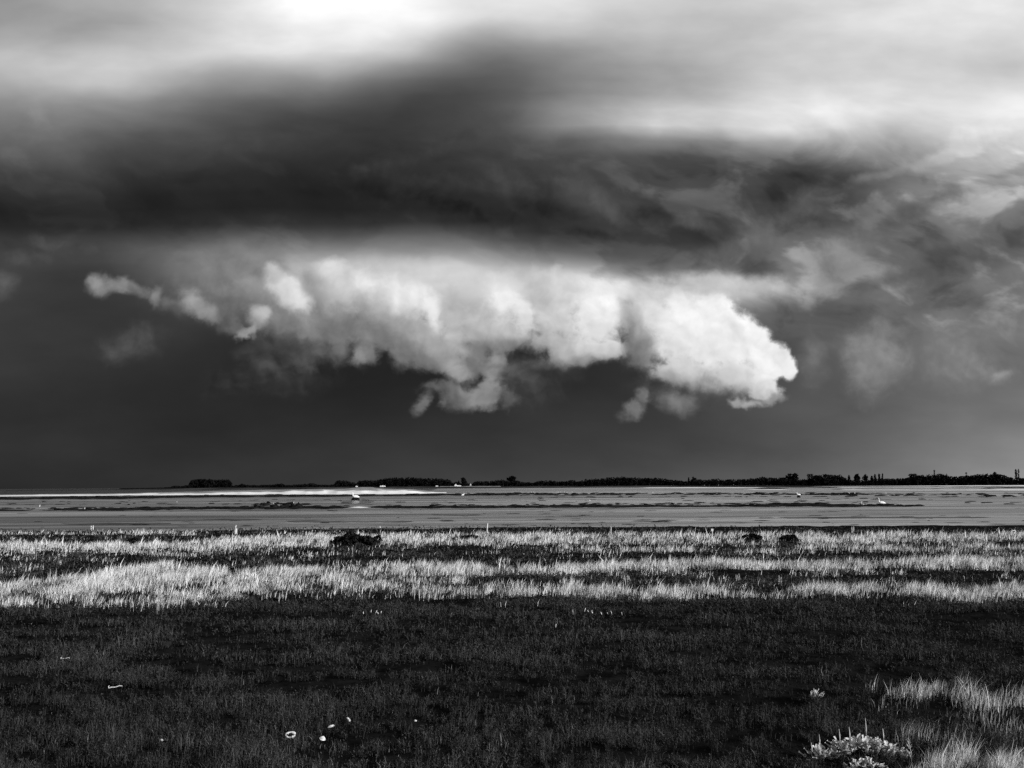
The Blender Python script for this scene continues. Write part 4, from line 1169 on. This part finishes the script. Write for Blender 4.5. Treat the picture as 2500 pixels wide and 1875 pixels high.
def plume_plant(px, py, h, label, seed, n=3, group='pale plume weeds at the edge of the dark turf'):
    """upright weed with short side sprays"""
    rs = np.random.default_rng(seed)
    t = thing('plume_weed', near(px, py), label, 'weed', group)
    V, T = [], []
    d = t.location.y
    for k in range(n):
        s = Shape()
        x0 = (k - (n - 1) / 2) * h * .22 + rs.uniform(-.03, .03) * h; hh = h * rs.uniform(.75, 1.05)
        tip = (x0 + rs.uniform(-.12, .12) * h, rs.uniform(-.08, .08) * h, hh)
        r = max(.006, .00030 * d)
        s.rings([(x0, 0, -.05), (x0 * 1.05, 0, hh * .5), tip], [r * 1.3, r, r * .4], 5)
        s.build('stem', M['wood_pale'], t)
        for j in range(26):
            f = rs.uniform(.35, 1.0); a = rs.uniform(0, 6.28); L = h * .16 * (1.15 - f) + .02
            P = np.array([x0 + (tip[0] - x0) * f, tip[1] * f, hh * f]); D = np.array([math.cos(a) * .8, math.sin(a) * .8, .9]) * L
            q = np.array([math.sin(a), -math.cos(a), 0]) * max(.010, .00045 * d)
            V += [P - q * .5, P + q * .5, P + D + q * .35, P + D - q * .35]; T += [rs.uniform(.45, .75)] * 4
    mesh_np('spray', np.array(V), quads(len(V) // 4), M['straw'], t, tone=T)
    return t
for k, (px, py, hp, n, lab) in enumerate((
    (383, 1500, 42, 1, 'slim pale weed spike at the front edge of the left straw band'),
    (392, 1498, 58, 2, 'tallest forked pale weed at the front of the left straw band'),
    (322, 1492, 30, 2, 'short bushy pale weed left of the forked weed'),
    (446, 1492, 32, 2, 'low pale weed right of the forked weed'),
    (690, 1470, 34, 3, 'spreading pale weed on the mottled dark turf at left centre'),
    (1028, 1466, 52, 4, 'dense clump of pale weed spikes left of centre'),
    (1150, 1462, 34, 3, 'small clump of pale weeds right of the dense clump'),
    (1570, 1350, 24, 3, 'pale feathery weed in the dark gap between the straw bands'),
    (1530, 1430, 26, 4, 'pale arching weed before the centre right straw strip'),
    (1905, 1430, 22, 2, 'small pale weed in the dark gap at right centre'),
    (1802, 1416, 18, 3, 'tiny pale weed left of the right-hand straw strip'),
    (2224, 1868, 78, 1, 'feathery pale plume beside the bottom right straw tuft'))):
    plume_plant(px, py, hp / FOC * near(px, py).y, lab, 500 + k, n)

def shell_cup(L, W, H, seed):
    rs = np.random.default_rng(seed)
    V, F, nr, na = [], [], 6, 16
    for layer in (1.0, .86):
        for i in range(nr + 1):
            f = i / nr
            for k in range(na):
                a = 2 * math.pi * k / na
                rr = f * (1 + .05 * math.sin(a * 3 + seed))
                V.append((math.cos(a) * rr * L / 2 * layer, math.sin(a) * rr * W / 2 * layer, H * (1 - f * f) * layer * (1 + .06 * math.sin(f * 22))))
    n1 = (nr + 1) * na
    for s in (0, n1):
        for i in range(nr):
            for k in range(na):
                q = (s + i * na + k, s + i * na + (k + 1) % na, s + (i + 1) * na + (k + 1) % na, s + (i + 1) * na + k)
                F.append(q if s else q[::-1])
    for k in range(na):
        F.append((nr * na + k, nr * na + (k + 1) % na, n1 + nr * na + (k + 1) % na, n1 + nr * na + k))
    s = Shape(); s.add(V, F)
    return s

def shell(px, py, L, W, H, rot, label, up=.11):
    o = shell_cup(L, W, H, int(px)).build('shell', M['shell'])
    o.location = near(px, py, up); o.rotation_euler = rot
    return tag(o, label, 'shell', 'white shells and bones in the dark turf')
# ring-shaped bleached bone
s = Shape()
ring = [(math.cos(a) * .060 * (1 + .15 * math.cos(2 * a)), math.sin(a) * .042, .006 * math.sin(3 * a)) for a in np.linspace(0, 2 * math.pi * .97, 22)]
s.rings(ring, [.017 + .006 * math.sin(k * .8) for k in range(22)], 9)
o = s.build('vertebra', M['shell']); o.location = near(709, 1817, .12); o.rotation_euler = (1.1, 0, .5)
tag(o, 'white ring-shaped bone with a dark hole lying in the turf', 'bone', 'white shells and bones in the dark turf')
shell(787, 1820, .10, .08, .045, (.5, .35, .3), 'domed white shell right of the ring-shaped bone')
shell(808, 1786, .12, .04, .03, (.9, -.25, .1), 'slender white shell lying flat above the domed shell')
shell(850, 1769, .095, .05, .04, (.8, .6, -.4), 'oval white shell uppermost of the shells at bottom left')
shell(534 + 480, 1770, .05, .03, .02, (.8, .1, 0), 'small grey-white shell right of the oval shell')
shell(394, 1826, .05, .035, .02, (.8, .4, .2), 'small pale shell left of the ring-shaped bone')
# thin bleached bones / driftwood sticks
def stick(px, py, L, r, rz, label, kn=True):
    s = Shape()
    s.rings([(-L / 2, 0, .0), (-L * .3, .012, .01), (0, -.008, .004), (L * .3, .01, .016), (L / 2, -.01, .006)], [r * .9, r, r * .7, r * .8, r * .35], 8, jitter=.12)
    s.rings([(-L * .47, 0, .0), (-L * .5, .01, .03), (-L * .44, .01, .045)], [r, r * .8, r * .5], 6)
    o = s.build('stick', M['shell']); o.location = near(px, py, .17); o.rotation_euler = (0, -.12, rz)
    return tag(o, label, 'stick', 'white shells and bones in the dark turf')
stick(281, 1704, .26, .013, .12, 'long white stick lying in the dark turf at the left')
stick(159, 1628, .24, .012, -.2, 'short bent white stick above the long one at the left')
# pale stubs in a loose row in the middle of the turf
def stub(px, py, h, label):
    s = Shape(); r = random.uniform(.006, .012); h *= random.uniform(.7, 1.25)
    s.rings([(0, 0, .05), (.008, 0, h * .6), (.022, 0, h * .9), (.035, 0, h)], [r, r * 1.1, r * 1.3, r * .5], 7, jitter=.15)
    s.rings([(0, 0, h * .7), (.03, 0, h * .86)], [r * .8, r * .5], 6)
    o = s.build('stub', M['shell']); o.location = near(px, py, .06); o.rotation_euler = (random.uniform(-.2, .2), random.uniform(-.25, .25), random.uniform(0, 6))
    return tag(o, label, 'plant stub', 'pale stubs in the middle of the dark turf')
for px, py, h in ((1426, 1508, .14), (1437, 1507, .13), (1444, 1507, .12), (1447, 1508, .13), (1469, 1508, .14), (1495, 1506, .14), (1399, 1510, .16), (1519, 1510, .12), (1484, 1506, .1)):
    stub(px, py, h, 'pale stub in the loose row of stubs in the middle turf')
stub(1357, 1533, .15, 'pale stub standing apart left below the row of stubs')
for px in (905, 915, 924, 931, 888):
    o = stub(px, 1509 - (px % 3), .15, 'pale stub in the short tight row left of centre'); o['group'] = 'tight row of pale stubs left of centre'
